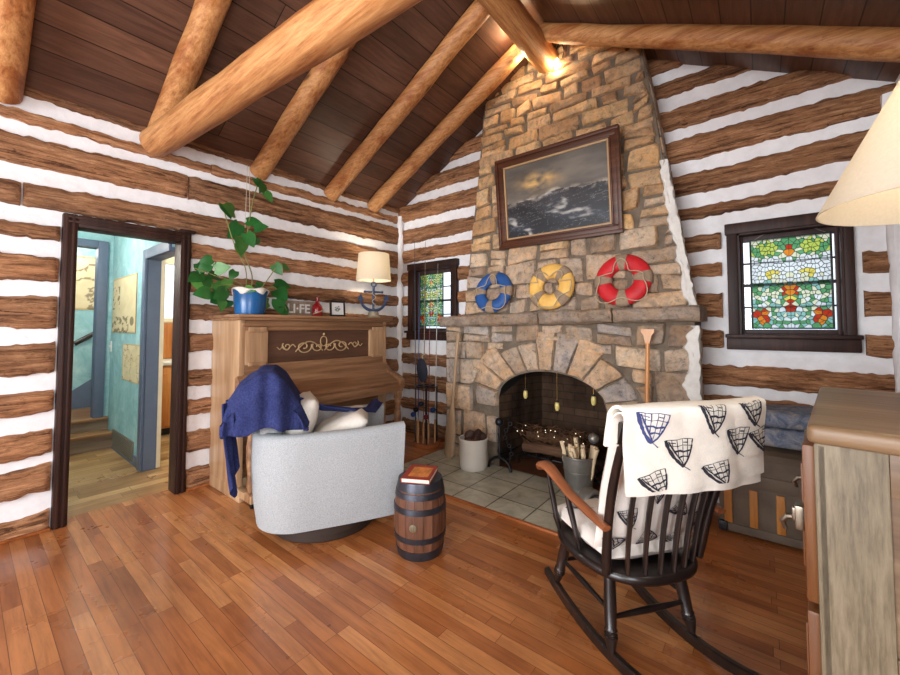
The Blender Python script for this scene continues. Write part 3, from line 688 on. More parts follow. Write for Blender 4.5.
# kitchen glimpse
mb = MB(); mb.bx(-2.75, -2.62, -2.35, -1.65, 0, 1.42, 0); mb.bx(-2.75, -2.62, -2.35, -1.65, 2.2, 2.6, 0); mb.bx(-2.75, -2.62, -1.65, -1., 0, 2.6, 0); mb.bx(-2.75, -.1, -1.05, -.95, 0, 2.6, 0)
struct(mb.obj('wall_kitchen', M['cream_paint'], smooth=False))
mb = MB(); mb.bx(-2.66, -2.60, -2.36, -1.65, 1.39, 1.45, 0, .006); mb.bx(-2.66, -2.60, -2.02, -1.98, 1.45, 2.2, 0, .006); struct(mb.obj('window_3', M['cream_paint']))
kc = thing('kitchen_cabinet', 'honey oak kitchen base cabinet with pale counter seen through the inner doorway', 'cabinet', (-2.3, -1.9, 0))
mb = MB(); mb.bx(-.28, .28, -.45, .45, .09, .86, 0); mb.bx(-.28, .22, -.45, .45, 0, .09, 1); mb.obj('body', [M['honey'], M['plinth']], kc, smooth=False)
mb = MB(); mb.bx(-.29, .31, -.46, .46, .86, .90, 0, .008); mb.obj('countertop', M['counter'], kc)
for y0 in (-.44, 0.01):
    mb = MB(); mb.bx(.28, .30, y0, y0+.43, .12, .83, 0, .006); mb.bx(.298, .306, y0+.06, y0+.37, .19, .76, 0, .008); d_ = mb.obj('door', M['honey'], kc)
    mb = MB(); mb.ball((.318, y0+.39, .7), .014, 10); mb.obj('knob', M['brass'], d_)
mb = MB(); mb.bx(-2.62, -2.58, -2.34, -1.4, .905, 1.385, 0, .004)
struct(mb.obj('trim_4', M['honey']))
# ------------------------------------------------------------------ stone fireplace
fp = thing('stone_fireplace', 'tall fieldstone fireplace and tapering chimney breast with an arched firebox', 'fireplace', (2.25, -.2, 0))
FO = Vector((2.25, -.2, 0))                       # parts are written in room coordinates, then moved
def fobj(mb, name, mats, ang=45., smooth=True):
    for v in mb.bm.verts: v.co -= FO
    return mb.obj(name, mats, fp, smooth, ang)
def stone_block(mb, poly, fmap, depth, mi=0, gap=.008, nsub=.045, rag=.006):
    """a rough stone on an outline (list of (u, v)), raised from the face by depth"""
    n = len(poly); cx = sum(p[0] for p in poly)/n; cy = sum(p[1] for p in poly)/n; sd = rnd(0, 99)
    out = []
    for i in range(n):
        a, b = poly[i], poly[(i+1) % n]; L = math.hypot(b[0]-a[0], b[1]-a[1]); k = max(1, int(L/nsub))
        for j in range(k):
            f = j/k; out.append((lerp(a[0], b[0], f), lerp(a[1], b[1], f), .6 if j == 0 else 0.))
    if len(out) < 3: return
    q = []
    for (u, v, corner) in out:
        d = math.hypot(u-cx, v-cy) or 1e-6
        m = gap + corner*.012 + rag*(1+nz(u*16, v*16, sd))
        m = min(m, d*.5); q.append((u+(cx-u)/d*m, v+(cy-v)/d*m))
    tilt = (rnd(-.12, .12), rnd(-.1, .1))
    def P(u, v, k, dd):
        uu, vv = cx+(u-cx)*k, cy+(v-cy)*k
        return fmap(uu, vv, dd + (tilt[0]*(uu-cx) + tilt[1]*(vv-cy))*min(1, dd/depth*1.) + (.006*nz(uu*22, vv*22, sd) if dd > .01 else 0))
    s_ = min(max(p[0] for p in q)-min(p[0] for p in q), max(p[1] for p in q)-min(p[1] for p in q))
    k1 = 1-min(.012/max(s_, .02), .25); k2 = 1-min(.045/max(s_, .02), .45)
    R = [[mb.v(P(u, v, k, dd)) for u, v in q] for k, dd in ((1.02, -.012), (1., depth*.55), (k1, depth*.88), (k2, depth), (k2*.5, depth*1.04))]
    m = len(q)
    for A, B in zip(R, R[1:]):
        for i in range(m): mb.face([A[i], A[(i+1) % m], B[(i+1) % m], B[i]], mi)
    c = mb.v(P(cx, cy, 1, depth*1.05))
    for i in range(m): mb.face([R[-1][i], R[-1][(i+1) % m], c], mi)
def courses(z0, z1, hs, xl, xr, wmin, wmax, jit=.012, slope=0.):
    """irregular courses of quads between xl(z) and xr(z)"""
    out = []; z = z0
    while z < z1-.02:
        h = rnd(*hs); 
        if z+h > z1-.04: h = z1-z
        x = xl(z+h/2); xe = xr(z+h/2)
        while x < xe-.01:
            w = rnd(wmin, wmax)*(1 if h < .14 else .85)
            if x+w > xe-.09: w = xe-x
            parts = [(z, z+h)]
            if h > .13 and random.random() < .38: mz = z+h*rnd(.38, .62); parts = [(z, mz), (mz, z+h)]
            for a, b in parts:
                sk = slope*rnd(-1, 1)
                out.append([(x+rnd(0, jit), a+rnd(-jit, jit)-sk), (x+w-rnd(0, jit), a+rnd(-jit, jit)+sk), (x+w-rnd(0, jit)+rnd(-jit, jit), b+rnd(-jit, jit)+sk), (x+rnd(0, jit)+rnd(-jit, jit), b+rnd(-jit, jit)-sk)])
            x += w
        z += h
    return out
# lower body -----------------------------------------------------------------
YL = -.375; FX0, FX1 = 1.09, 3.355; AX, AW = 2.24, .50; SPR, RISE = .66, .275      # face plane, sides, arch centre / half width, springing, rise
def arch_z(x): 
    k = max(0., 1-((x-AX)/AW)**2); return SPR + RISE*math.sqrt(k)
mb = MB(); n = 40
xs = [AX-AW+2*AW*i/n for i in range(n+1)]
mb.bx(FX0, AX-AW, YL, 0, 0, 1.33, 0); mb.bx(AX+AW, FX1, YL, 0, 0, 1.33, 0)
for a, b in zip(xs, xs[1:]):
    za, zb = arch_z(a), arch_z(b)
    mb.poly([(a, YL, za), (b, YL, zb), (b, YL, 1.33), (a, YL, 1.33)], 0)
    mb.poly([(a, YL, za), (a, .25, za), (b, .25, zb), (b, YL, zb)], 1)
mb.bx(FX0, FX1, YL, 0, 1.33, 1.41, 0)
fobj(mb, 'mortar_core', [M['mortar'], M['soot']], smooth=False)
# firebox
mb = MB(); ix0, ix1 = AX-AW, AX+AW
mb.poly([(ix0, YL, 0), (ix0, YL, SPR), (ix0+.16, .22, SPR+.3), (ix0+.16, .22, 0)]); mb.poly([(ix1, YL, 0), (ix1-.16, .22, 0), (ix1-.16, .22, SPR+.3), (ix1, YL, SPR)])
mb.poly([(ix0+.16, .22, 0), (ix0+.16, .22, 1.0), (ix1-.16, .22, 1.0), (ix1-.16, .22, 0)])
mb.bx(ix0-.02, ix1+.02, .225, .26, -.02, 1.1); 
mb.poly([(ix0, YL, .012), (ix1, YL, .012), (ix1, .25, .012), (ix0, .25, .012)], 1)
fobj(mb, 'firebox', [M['firebrick'], M['firefloor']], smooth=False)
def fm_low(u, v, d): return Vector((u, YL-d, v))
# voussoirs of the arch
mb = MB(); random.seed(5)
angs = [-10, 12, 33, 52, 68, 82, 96, 111, 128, 148, 168, 190]
for a0, a1 in zip(angs, angs[1:]):
    a0, a1 = math.radians(180-a0), math.radians(180-a1); lo, hi = 1.0, None
    dep = rnd(.32, .39) if abs((a0+a1)/2-PI/2) > .25 else .385
    pts = []
    def E(a, o): return (AX+(AW+o)*math.cos(a), SPR+(RISE+o)*math.sin(a) if math.sin(a) > 0 else SPR+math.sin(a)*.55)
    o1 = .27 if dep < .38 else .36
    pts = [E(a0, .0), E((a0+a1)/2, .0), E(a1, .0), E(a1, o1), E((a0+a1)/2, o1*1.02), E(a0, o1)]
    pts = [(u, min(v, 1.335)) for u, v in pts]
    stone_block(mb, pts, fm_low, rnd(.03, .05), gap=.004)
fobj(mb, 'arch_stones', M['stone_lo'])
# face stones around the arch
mb = MB(); random.seed(9)
OA, OR = AW+.275, RISE+.275
for poly in courses(.0, 1.35, (.16, .29), lambda z: FX0, lambda z: FX1, .20, .42, .012, .012):
    q = poly
    for it in range(2):
        cx = sum(p[0] for p in q)/len(q); cz = sum(p[1] for p in q)/len(q)
        if cz > SPR-.06:
            dx, dz = (cx-AX)/OA, (cz-SPR)/OR; r_ = math.hypot(dx, dz)
            if r_ < .93: q = None; break
            k = 1/r_; p0 = (AX+dx*OA*k, SPR+max(dz, 0)*OR*k); nn = (dx/OA, max(dz, 0)/OR); L = math.hypot(*nn)
            q = clip(q, p0, (-nn[0]/L, -nn[1]/L))
        else:
            if ix0-.1 < cx < ix1+.1 and ix0 < cx < ix1: q = None; break
            if cx < AX: q = clip(q, (ix0-.004, 0), (1, 0))
            else: q = clip(q, (ix1+.004, 0), (-1, 0))
        if len(q) < 3: q = None; break
    if q: stone_block(mb, q, fm_low, rnd(.022, .042), gap=.003)
# right and left returns
for sx, X in ((1, FX1), (-1, FX0)):
    fm = lambda u, v, d, X=X, sx=sx: Vector((X+sx*d*.5, u, v))
    for poly in courses(.0, 1.325, (.13, .24), lambda z: YL, lambda z: -.0, .18, .4, .008): stone_block(mb, poly, fm, rnd(.02, .035), gap=.004)
fobj(mb, 'face_stones', M['stone_lo'])
# mantel: three long stones
mb = MB(); random.seed(3)
for a, b in ((1.09, 2.20), (2.21, 2.82), (2.83, 3.40)):
    nn = max(8, int((b-a)/.05)); rings = []; sd = rnd(0, 50)
    for i in range(nn+1):
        x = lerp(a, b, i/nn); e = .94 if i in (0, nn) else 1.
        q_ = .044*(x-1.1)/2.3; prof = [(y, z+q_) for y, z in [(0.0, 1.33), (-.38, 1.325), (-.505, 1.332), (-.526, 1.35), (-.52, 1.39), (-.53, 1.42), (-.51, 1.437), (-.38, 1.443), (0., 1.443)]]
        rings.append([mb.v((x, -.1+(y+.1)*e + (.022*nz(x*5, z*9, sd)+.014*nz(x*17, z*14, sd+4) if y < -.45 else 0), z + (.012*nz(x*6, y*5, sd+9) if y < -.3 else 0))) for y, z in prof])
    for A, B in zip(rings, rings[1:]):
        for j in range(len(prof)-1): mb.face([A[j], A[j+1], B[j+1], B[j]])
    mb.face(rings[0]); mb.face(rings[-1][::-1])
fobj(mb, 'mantel_shelf', M['stone_mantel'])
# chimney breast -------------------------------------------------------------
XL = [(1.44, 1.32), (1.9, 1.355), (2.25, 1.375), (2.75, 1.425), (3.1, 1.45), (3.6, 1.48), (4.1, 1.55)]
XR = [(1.44, 3.345), (1.92, 3.27), (2.43, 3.19), (3.1, 3.10), (3.5, 3.025), (4.1, 2.98)]
def yf(z): return lerpk([(1.46, -.36), (2.2, -.31), (3., -.26), (4.1, -.20)], z)
mb = MB(); zs = [1.44 + i*.1 for i in range(27)]
for a, b in zip(zs, zs[1:]):
    la, lb, ra, rb = lerpk(XL, a), lerpk(XL, b), lerpk(XR, a), lerpk(XR, b); ya, yb = yf(a), yf(b)
    mb.poly([(la, ya, a), (ra, ya, a), (rb, yb, b), (lb, yb, b)]); mb.poly([(la, ya, a), (lb, yb, b), (lb, .02, b), (la, .02, a)], 0); mb.poly([(ra, ya, a), (ra, .02, a), (rb, .02, b), (rb, yb, b)], 0)
fobj(mb, 'breast_core', [M['mortar']], smooth=False)
def fm_up(u, v, d): return Vector((u, yf(v)-d, v))
mb = MB(); random.seed(21)
for z0, z1, hs, w0, w1 in ((1.46, 2.1, (.11, .22), .17, .42), (2.1, 2.9, (.11, .21), .15, .36), (2.9, 4.05, (.075, .135), .16, .46)):
    for poly in courses(z0, z1, hs, lambda z: lerpk(XL, z), lambda z: lerpk(XR, z), w0, w1, .016, .016):
        if min(p[1] for p in poly) > roof(sum(p[0] for p in poly)/4)+.05: continue
        stone_block(mb, poly, fm_up, rnd(.022, .05), mi=0 if sum(p[1] for p in poly)/4 > 2.15+rnd(-.25, .2) else 1, gap=.003)
fobj(mb, 'breast_stones', [M['stone_hi'], M['stone_lo']])
random.seed(22)
for sx, XX in ((1, XR), (-1, XL)):
    mb = MB(); fm = lambda u, v, d, XX=XX, sx=sx: Vector((lerpk(XX, v)+sx*d*.5, u, v))
    for poly in courses(1.468, 3.9, (.14, .26), lambda z: yf(z)+.01, lambda z: -.0, .2, .4, .01): stone_block(mb, poly, fm, rnd(.016, .028), gap=.003)
    fobj(mb, 'return_stones', [M['stone_lo']])
# white mortar smeared down the right corner
def smear(z0, z1, xf, yc, wd, sd):
    """lime mortar slapped over the front right corner: u runs from the face round onto the return"""
    mb = MB(); n = int((z1-z0)/.016)
    def f(u, v):
        z = lerp(z0, z1, v); w_ = wd*(1+.8*nz(z*6, sd)+.5*nz(z*19, sd+3))*min(1, min(v, 1-v)*14); bul = .010*nz(z*15, u*6, sd)+.008*nz(z*33, u*11, sd+2)
        if u < .5: return (xf(z)+.014 - (1-2*u)*w_, yc(z)-.048+bul + .055*max(0, 1-u*8), z)
        return (xf(z)+.030+bul - .05*max(0, u*8-7), yc(z)-.045 + (u-.5)*2*(w_*1.6), z)
    mb.grid(f, 16, n)
    return fobj(mb, 'mortar_seam', M['mortar_white'])
smear(1.46, 2.60, lambda z: lerpk(XR, z), yf, .055, 3.); smear(.40, 1.34, lambda z: FX1, lambda z: YL, .075, 9.)

# ------------------------------------------------------------------ hung and leaning on the chimney
def paint_grid(w, h, nu, nv, f, name, mat, parent, rot=False):
    """flat picture with pigment per point, in the local x-z plane facing -y"""
    me = bpy.data.meshes.new(name); vs = []; fs = []
    for j in range(nv+1):
        for i in range(nu+1): vs.append(((i/nu-.5)*w, 0, (j/nv-.5)*h))
    for j in range(nv):
        for i in range(nu): a = j*(nu+1)+i; fs.append((a, a+1, a+nu+2, a+nu+1))
    me.from_pydata(vs, [], fs); at = me.color_attributes.new('paint', 'FLOAT_COLOR', 'POINT')
    k = 0
    for j in range(nv+1):
        for i in range(nu+1): at.data[k].color = (*f(i/nu, j/nv), 1); k += 1
    me.materials.append(mat); o = bpy.data.objects.new(name, me); COL.objects.link(o); o.parent = parent; return o
def cmix(a, b, t_): t_ = max(0, min(1, t_)); return tuple(lerp(x, y, t_) for x, y in zip(a, b))
def sea(u, v):
    hz = .50 + .04*fbm(u*2.2, 3.1, 0, 3) + .06*math.exp(-((u-.60)/.22)**2) + .03*math.exp(-((u-.95)/.1)**2)
    if v > hz:
        c = cmix(S(78, 72, 66), S(112, 104, 94), .5+.9*fbm(u*2.2, v*5, 1.)); c = cmix(c, S(70, 66, 64), (v-.75)*1.2+.5*fbm(u*3, v*6, 8.))
        g = math.exp(-((u-.36)/.17)**2-((v-.72)/.11)**2); c = cmix(c, S(206, 166, 104), g*(.6+1.2*fbm(u*6, v*9, 3.)))
        if v-hz < .05: c = cmix(c, S(196, 186, 168), (1-(v-hz)/.05)*max(0, .2+1.2*fbm(u*9, v*12, 4.)))
        return c
    d = hz-v
    c = cmix(S(52, 46, 46), S(26, 30, 38), d*2.6)
    w_ = math.sin(12*v*(1+.2*u) + 5.*u + 3.2*fbm(u*2.2, v*2.6, 2., 4)); 
    c = cmix(c, S(14, 15, 20), .75*max(0, -w_)); c = cmix(c, S(70, 78, 92), .55*max(0, w_-.35)*(.5+d))
    if w_ > .72: c = cmix(c, S(176, 174, 168), (w_-.72)/.28*max(0, .25+1.3*fbm(u*7, v*14, 9.)))
    r = abs(fbm(u*5.+.6*w_, v*13-u*3., 6.))
    if r < .045: c = cmix(c, S(150, 152, 154), (1-r/.045)*.4)
    if d < .06: c = cmix(c, S(190, 184, 170), (1-d/.06)*max(0, .25+1.2*fbm(u*10, v*9, 5.)))
    return c
sp_ = thing('sea_painting', 'large dark stormy sea painting in a brown wooden frame on the chimney', 'painting', (2.325, -.385, 2.50)); sp_.rotation_euler = (math.radians(5.5), 0, 0)
pw, ph = 1.13, .845
mb = MB()
def frame4(mb, w, h, a, b, y0, y1, mi=0, bev=.006):
    mb.bx(-w/2+a, w/2-a, y0, y1, h/2-b, h/2-a, mi, bev); mb.bx(-w/2+a, w/2-a, y0, y1, -h/2+a, -h/2+b, mi, bev)
    mb.bx(-w/2+a, -w/2+b, y0, y1, -h/2+b, h/2-b, mi, bev); mb.bx(w/2-b, w/2-a, y0, y1, -h/2+b, h/2-b, mi, bev)
frame4(mb, pw, ph, 0, .03, -.05, .0); frame4(mb, pw, ph, .026, .07, -.038, 0.); frame4(mb, pw, ph, .066, .082, -.046, 0)
mb.obj('frame', M['frame'], sp_, ang=30)
mb = MB(); frame4(mb, pw, ph, .08, .098, -.034, 0., 0, .004); mb.obj('liner', M['frame_gold'], sp_, ang=30)
c_ = paint_grid(pw-.19, ph-.19, 190, 140, sea, 'canvas', M['paint'], sp_); c_.location = (0, -.018, 0)

# life rings leaning on the mantel
def life_ring(label, name_mat, x, R, r, y, lean, a0, sectors, tilt=0.):
    t_ = thing('life_ring', label, 'life ring', (x, y, 1.468+.021*(x-1.7)), 0, 'life rings on the mantel'); t_.rotation_euler = (math.radians(-lean), 0, 0)
    ax = Matrix.Rotation(math.radians(90), 3, 'X'); mb = MB(); C0 = Vector((0, 0, R+r))
    mb.torus(C0, R, r, ax, 56, 14, 0, .62); mb.obj('ring', M[name_mat], t_, ang=60)
    for k in range(4):
        mb = MB(); ac = a0+k*PI/2; rings = []
        for i in range(6):
            a = ac + (i/5-.5)*.46; ring = []
            for j in range(14):
                b = 2*PI*j/14; rr = R+r*1.1*math.cos(b); ring.append(mb.v(C0 + ax @ Vector((rr*math.cos(a), rr*math.sin(a), r*.72*math.sin(b)))))
            rings.append(ring)
        for A, B in zip(rings, rings[1:]):
            for j in range(14): mb.face([A[j], B[j], B[(j+1) % 14], A[(j+1) % 14]])
        mb.face(rings[0]); mb.face(rings[-1]); mb.obj('band', M['burlap'], t_, ang=60)
    mb = MB(); path = []
    for i in range(65):
        a = a0 + 2*PI*i/64; f = math.sin(2*(a-a0))**2; up = math.sin(a)
        rr = R+r*.2 - (r*1.1*f if up > .2 else 0) + (r*(1.15 if up < -.2 else .75)*f if up <= .2 else 0)
        path.append(C0 + ax @ Vector((rr*math.cos(a), rr*math.sin(a) - .01*f, r*.8+.004)))
    path = [Vector((p.x, p.y, max(p.z, .008))) for p in path]
    mb.tube(path, .0042, 6, 0); mb.obj('grab_rope', M['rope'], t_, ang=60); return t_
life_ring('blue life ring with burlap bands and rope at the left end of the mantel', 'ring_blue', 1.70, .147, .060, -.46, 14, PI/2, 4)
life_ring('yellow life ring with burlap bands in the middle of the mantel', 'ring_yellow', 2.295, .142, .068, -.455, 13, PI/4, 4)
life_ring('red life ring with burlap bands and white rope at the right of the mantel', 'ring_red', 2.885, .146, .064, -.445, 12, PI/2+.05, 4)

# oar and paddle
oar = thing('wooden_oar', 'weathered grey wooden oar leaning on the left side of the fireplace', 'oar', (1.235, -.52, .016)); oar.rotation_euler = (math.radians(-2.2), math.radians(4.0), 0)
mb = MB(); pr = [(0, .035, .012), (.03, .062, .014), (.25, .064, .016), (.42, .046, .018), (.52, .022, .02), (.6, .0165, .0165), (1.17, .0165, .0165)]
mb.tube([(0, 0, p[0]) for p in pr], [1.]*len(pr), 12, 0)
bm_ = mb.bm; bm_.verts.ensure_lookup_table()
for i, v in enumerate(bm_.verts):
    k = i//12; v.co.x *= pr[k][1]; v.co.y *= pr[k][2]
mb.obj('blade_shaft', M['oar'], oar, ang=60)
mb = MB(); mb.tube([(0, 0, 1.16), (0, 0, 1.2), (0, 0, 1.235), (0, 0, 1.262)], [.0165, .024, .026, .016], 12, 0); mb.obj('grip', M['oar'], oar, ang=60)
pd = thing('canoe_paddle', 'varnished orange wooden paddle leaning upright on the right of the fireplace', 'paddle', (3.06, -.58, .02)); pd.rotation_euler = (math.radians(-3.5), math.radians(.8), 0)
pr = [(0, .04, .008), (.04, .085, .01), (.25, .095, .011), (.42, .07, .013), (.52, .02, .017), (.58, .0145, .0145), (1.20, .0145, .0145)]
mb = MB(); mb.tube([(0, 0, p[0]) for p in pr], [1.]*len(pr), 12, 0); mb.bm.verts.ensure_lookup_table()
for i, v in enumerate(mb.bm.verts): k = i//12; v.co.x *= pr[k][1]; v.co.y *= pr[k][2]
mb.obj('blade_shaft', M['paddle'], pd, ang=60)
mb = MB(); mb.prism([(-.014, -.012, 1.19), (.014, -.012, 1.19), (.026, -.012, 1.25), (.043, -.012, 1.272), (.043, -.012, 1.296), (-.043, -.012, 1.296), (-.043, -.012, 1.272), (-.026, -.012, 1.25)], (0, .024, 0)); mb.obj('t_grip', M['paddle'], pd, ang=30)

# crock with pine cones
ck = thing('stoneware_crock', 'plain white stoneware crock on the hearth tiles left of the firebox', 'crock', (1.585, -.585, .015))
mb = MB(); mb.lathe([(.0, 0), (.118, 0), (.128, .012), (.132, .05), (.134, .25), (.138, .262), (.138, .278), (.130, .282), (.122, .276), (.121, .03), (0, .025)], seg=36); mb.obj('pot', M['crock'], ck, ang=40)
random.seed(31)
cone0 = None
for k in range(9):
    x, y, z = [(-.07, .02, .25), (.06, -.04, .255), (.0, .06, .25), (.0, -.07, .25), (.03, .02, .295), (-.04, -.02, .30), (.07, .05, .29), (-.06, .06, .285), (.05, -.0, .32)][k]
    if cone0 is None:
        mb = MB()
        for i in range(7):
            zz = -.045+i*.014; rr = .034*math.sin(PI*(i+1.2)/8.6)+.004
            for j in range(8):
                a = 2*PI*j/8+i*.4; mb.box((rr*.72*math.cos(a), rr*.72*math.sin(a), zz), (.02, .016, .006), 0, 0, Matrix.Rotation(a, 3, 'Z') @ Matrix.Rotation(.5, 3, 'Y'))
        mb.ball((0, 0, 0), (.02, .02, .045), 8); o = cone0 = mb.obj('pine_cone', M['cone'], None, smooth=False)
    else: o = cone0.copy(); COL.objects.link(o)
    o.location = (1.585+x, -.585+y, .015+z); o.rotation_euler = (rnd(.3, 1.7), rnd(-.6, .6), rnd(0, 6)); tag(o, 'dark brown pine cone heaped in the white crock', 'pine cone', 'pine cones in the crock')

# bucket of driftwood
bk = thing('metal_bucket', 'grey galvanized bucket holding pale driftwood on the hearth', 'bucket', (2.60, -.62, .015))
mb = MB(); mb.lathe([(0, 0), (.085, 0), (.09, .006), (.122, .32), (.128, .325), (.128, .336), (.118, .336), (.112, .32), (.083, .012), (0, .01)], seg=32)
for z in (.09, .22): mb.torus((0, 0, z), .0985 + (z-.09)*.1, .004, None, 32, 6)
mb.obj('pail', M['galv'], bk, ang=40)
mb = MB(); mb.tube([(-.125*math.cos(a), .02-.06*math.sin(a), .31-.10*math.sin(a)) for a in [PI*i/14 for i in range(15)]], .004, 6); mb.obj('handle', M['iron'], bk)
random.seed(12)
for k in range(15):
    a = k*2.4; r0 = .012+.055*math.sqrt(k/15); L = rnd(.33, .43); d = Vector((.5*r0*math.cos(a)+rnd(-.05, .05), .5*r0*math.sin(a)+rnd(-.04, .04), L)); p = Vector((r0*math.cos(a), r0*math.sin(a), .03)); mb = MB(); pts = [Vector((0, 0, 0)) + d*(i/6) + Vector((.012*nz(k, i*.7), .012*nz(k+5, i*.7), 0)) for i in range(7)]
    mb.tube(pts, [rnd(.012, .02) for _ in range(7)], 8, 0, jit=.25, seed=k); o = mb.obj('driftwood_stick', M['driftwood'], None, ang=60); o.location = Vector((2.60, -.62, .015))+p; tag(o, 'pale driftwood stick standing in the grey bucket', 'stick', 'driftwood in the bucket')
# andirons with ball tops
def andiron(label, x):
    t_ = thing('andiron', label, 'andiron', (x, -.47, .014), 0, 'andirons at the firebox')
    mb = MB(); mb.lathe([(.016, .10), (.012, .14), (.022, .17), (.012, .20), (.011, .30), (.018, .32), (.011, .34), (.011, .40)], seg=14); mb.obj('post', M['iron'], t_)
    mb = MB(); mb.ball((0, 0, .435), .04, 18); mb.obj('ball_finial', M['galv'] if x > 2.2 else M['iron'], t_)
    mb = MB()
    for s in (-1, 1): mb.tube([(s*.12, -.0, 0), (s*.10, 0, .06), (s*.05, 0, .10), (0, 0, .115)], [.014, .012, .012, .014], 10)
    mb.obj('legs', M['iron'], t_)
    mb = MB(); mb.tube([(0, .0, .13), (0, .25, .12), (0, .5, .12), (0, .52, .0)], .012, 8); mb.obj('log_bar', M['iron'], t_)
    return t_
andiron('black iron andiron with a ball top beside the white crock', 1.80); andiron('iron andiron with a grey ball top behind the metal bucket', 2.665)
# log grate, logs, twig bundle with lights, chain, hanging lanterns
gt = thing('log_grate', 'black iron log grate inside the firebox', 'grate', (2.2, -.1, .014)); mb = MB()
for y in (-.12, .12): mb.tube([(-.34, y, .01), (-.30, y, .10), (.30, y, .10), (.34, y, .01)], .009, 8)
mb.obj('legs', M['iron'], gt); 
for i in range(5): mb = MB(); mb.tube([(-.24+i*.12, -.19, .15), (-.24+i*.12, -.15, .112), (-.24+i*.12, .16, .112)], .008, 8); mb.obj('bar', M['iron'], gt)
random.seed(8)
for i, (x0, y0, z0, a, L, r) in enumerate([(2.18, -.16, .185, .06, .56, .05), (2.22, .0, .185, -.08, .6, .055), (2.15, -.07, .275, .12, .5, .045)]):
    d = Vector((math.cos(a), math.sin(a), .02))*L/2; mb = MB(); mb.tube([-d + d*2*k/10 for k in range(11)], r, 12, 0, jit=.25, seed=i*3.); o = mb.obj('firewood_log', M['log'], None, ang=50); o.location = (x0, y0, z0); tag(o, 'split brown log lying on the grate in the firebox', 'log', 'firewood in the firebox')
mb = MB()
for k in range(320):
    x, y, z = rnd(1.86, 2.52), rnd(-.22, -.02), .20+rnd(0, .17); d = Vector((rnd(-.09, .09), rnd(-.05, .05), rnd(-.03, .06))); mb.tube([(x, y, z), Vector((x, y, z))+d*.5+Vector((0, 0, .008)), Vector((x, y, z))+d], [.0035, .003, .0015], 5)
tw = mb.obj('twig_heap', M['twig'], None, smooth=False); tag(tw, 'tangled heap of brown twigs across the firewood', 'twigs'); tw['kind'] = 'stuff'
M['fairy'] = emit('lit_fairy_bulb', (1., .86, .62), 1.6)
fl = thing('fairy_light_string', 'tiny lit fairy lights scattered over the twigs in the firebox', 'fairy lights', (2.2, -.13, .3)); pts = []
for k in range(34): pts.append(Vector((lerp(-.33, .33, k/33)+rnd(-.03, .03), rnd(-.1, .04)-.03, rnd(-.02, .12))))
mb = MB(); mb.tube(pts, .0016, 5); mb.obj('wire', M['wire'], fl)
for p in pts[::2]: mb = MB(); mb.ball(p, .0042, 8); mb.obj('bulb', M['fairy'], fl)
mb = MB()
for i in range(11): mb.torus((1.87+.035*math.sin(i*.7), -.43, .10+i*.034), .016, .0048, Matrix.Rotation(i*PI/2+.4, 3, 'Z') @ Matrix.Rotation(PI/2, 3, 'X'), 12, 6, 0, 1.4)
mb.cyl((1.87, -.43, .47), (1.87, -.40, .50), .005, seg=6)
tag(mb.obj('iron_chain', M['iron'], None), 'dark iron chain hanging at the left edge of the firebox', 'chain')
for i, (x, z, lab) in enumerate([(1.93, .69, 'leftmost of three small yellow glass lanterns hanging in the firebox'), (2.25, .615, 'lowest, middle one of three yellow glass lanterns hanging in the firebox'), (2.58, .705, 'rightmost of three small yellow glass lanterns hanging in the firebox')]):
    t_ = thing('hanging_lantern', lab, 'lantern', (x, -.20, z), 0, 'firebox lanterns')
    mb = MB(); mb.lathe([(0, -.05), (.012, -.048), (.020, -.03), (.022, .0), (.018, .022), (.012, .03)], seg=14); mb.obj('glass_jar', M['jar_glass'], t_)
    mb = MB(); mb.lathe([(.013, .028), (.015, .03), (.013, .045), (0, .047)], seg=12); mb.obj('metal_cap', M['iron'], t_); mb = MB(); mb.lathe([(.004, -.1), (.006, -.06), (.012, -.05), (0, -.047)], seg=10); mb.obj('metal_tip', M['iron'], t_)
    mb = MB(); mb.cyl((0, 0, .045), (0, 0, arch_z(x)-z+.002), .002, seg=6); mb.tube([(0, 0, .045), (.022, 0, .02), (.024, 0, -.03), (.0, 0, -.055)], .0018, 5); mb.obj('wire', M['brass'], t_)
# twin grey pulley wheels beside the bucket
pl = thing('pulley_block', 'old grey ship pulley block lying on the hearth below the bucket', 'pulley', (2.755, -.83, .016)); ax = Matrix.Rotation(math.radians(62), 3, 'Z') @ Matrix.Rotation(PI/2, 3, 'X')
mb = MB(); mb.lathe([(0, -.05), (.075, -.05), (.09, -.035), (.09, .035), (.075, .05), (0, .05)], (0, 0, .092), 24, 0, ax); mb.obj('block', M['galv'], pl)
mb = MB(); mb.torus((0, 0, .092), .06, .012, ax, 24, 8, 0, 5.); mb.cyl(ax @ Vector((0, 0, -.062)) + Vector((0, 0, .092)), ax @ Vector((0, 0, .062)) + Vector((0, 0, .092)), .02, seg=12); mb.obj('sheave', M['iron'], pl)
mb = MB(); mb.torus((-.03, -.05, .02), .05, .009, None, 20, 8); mb.obj('becket_ring', M['iron'], pl)
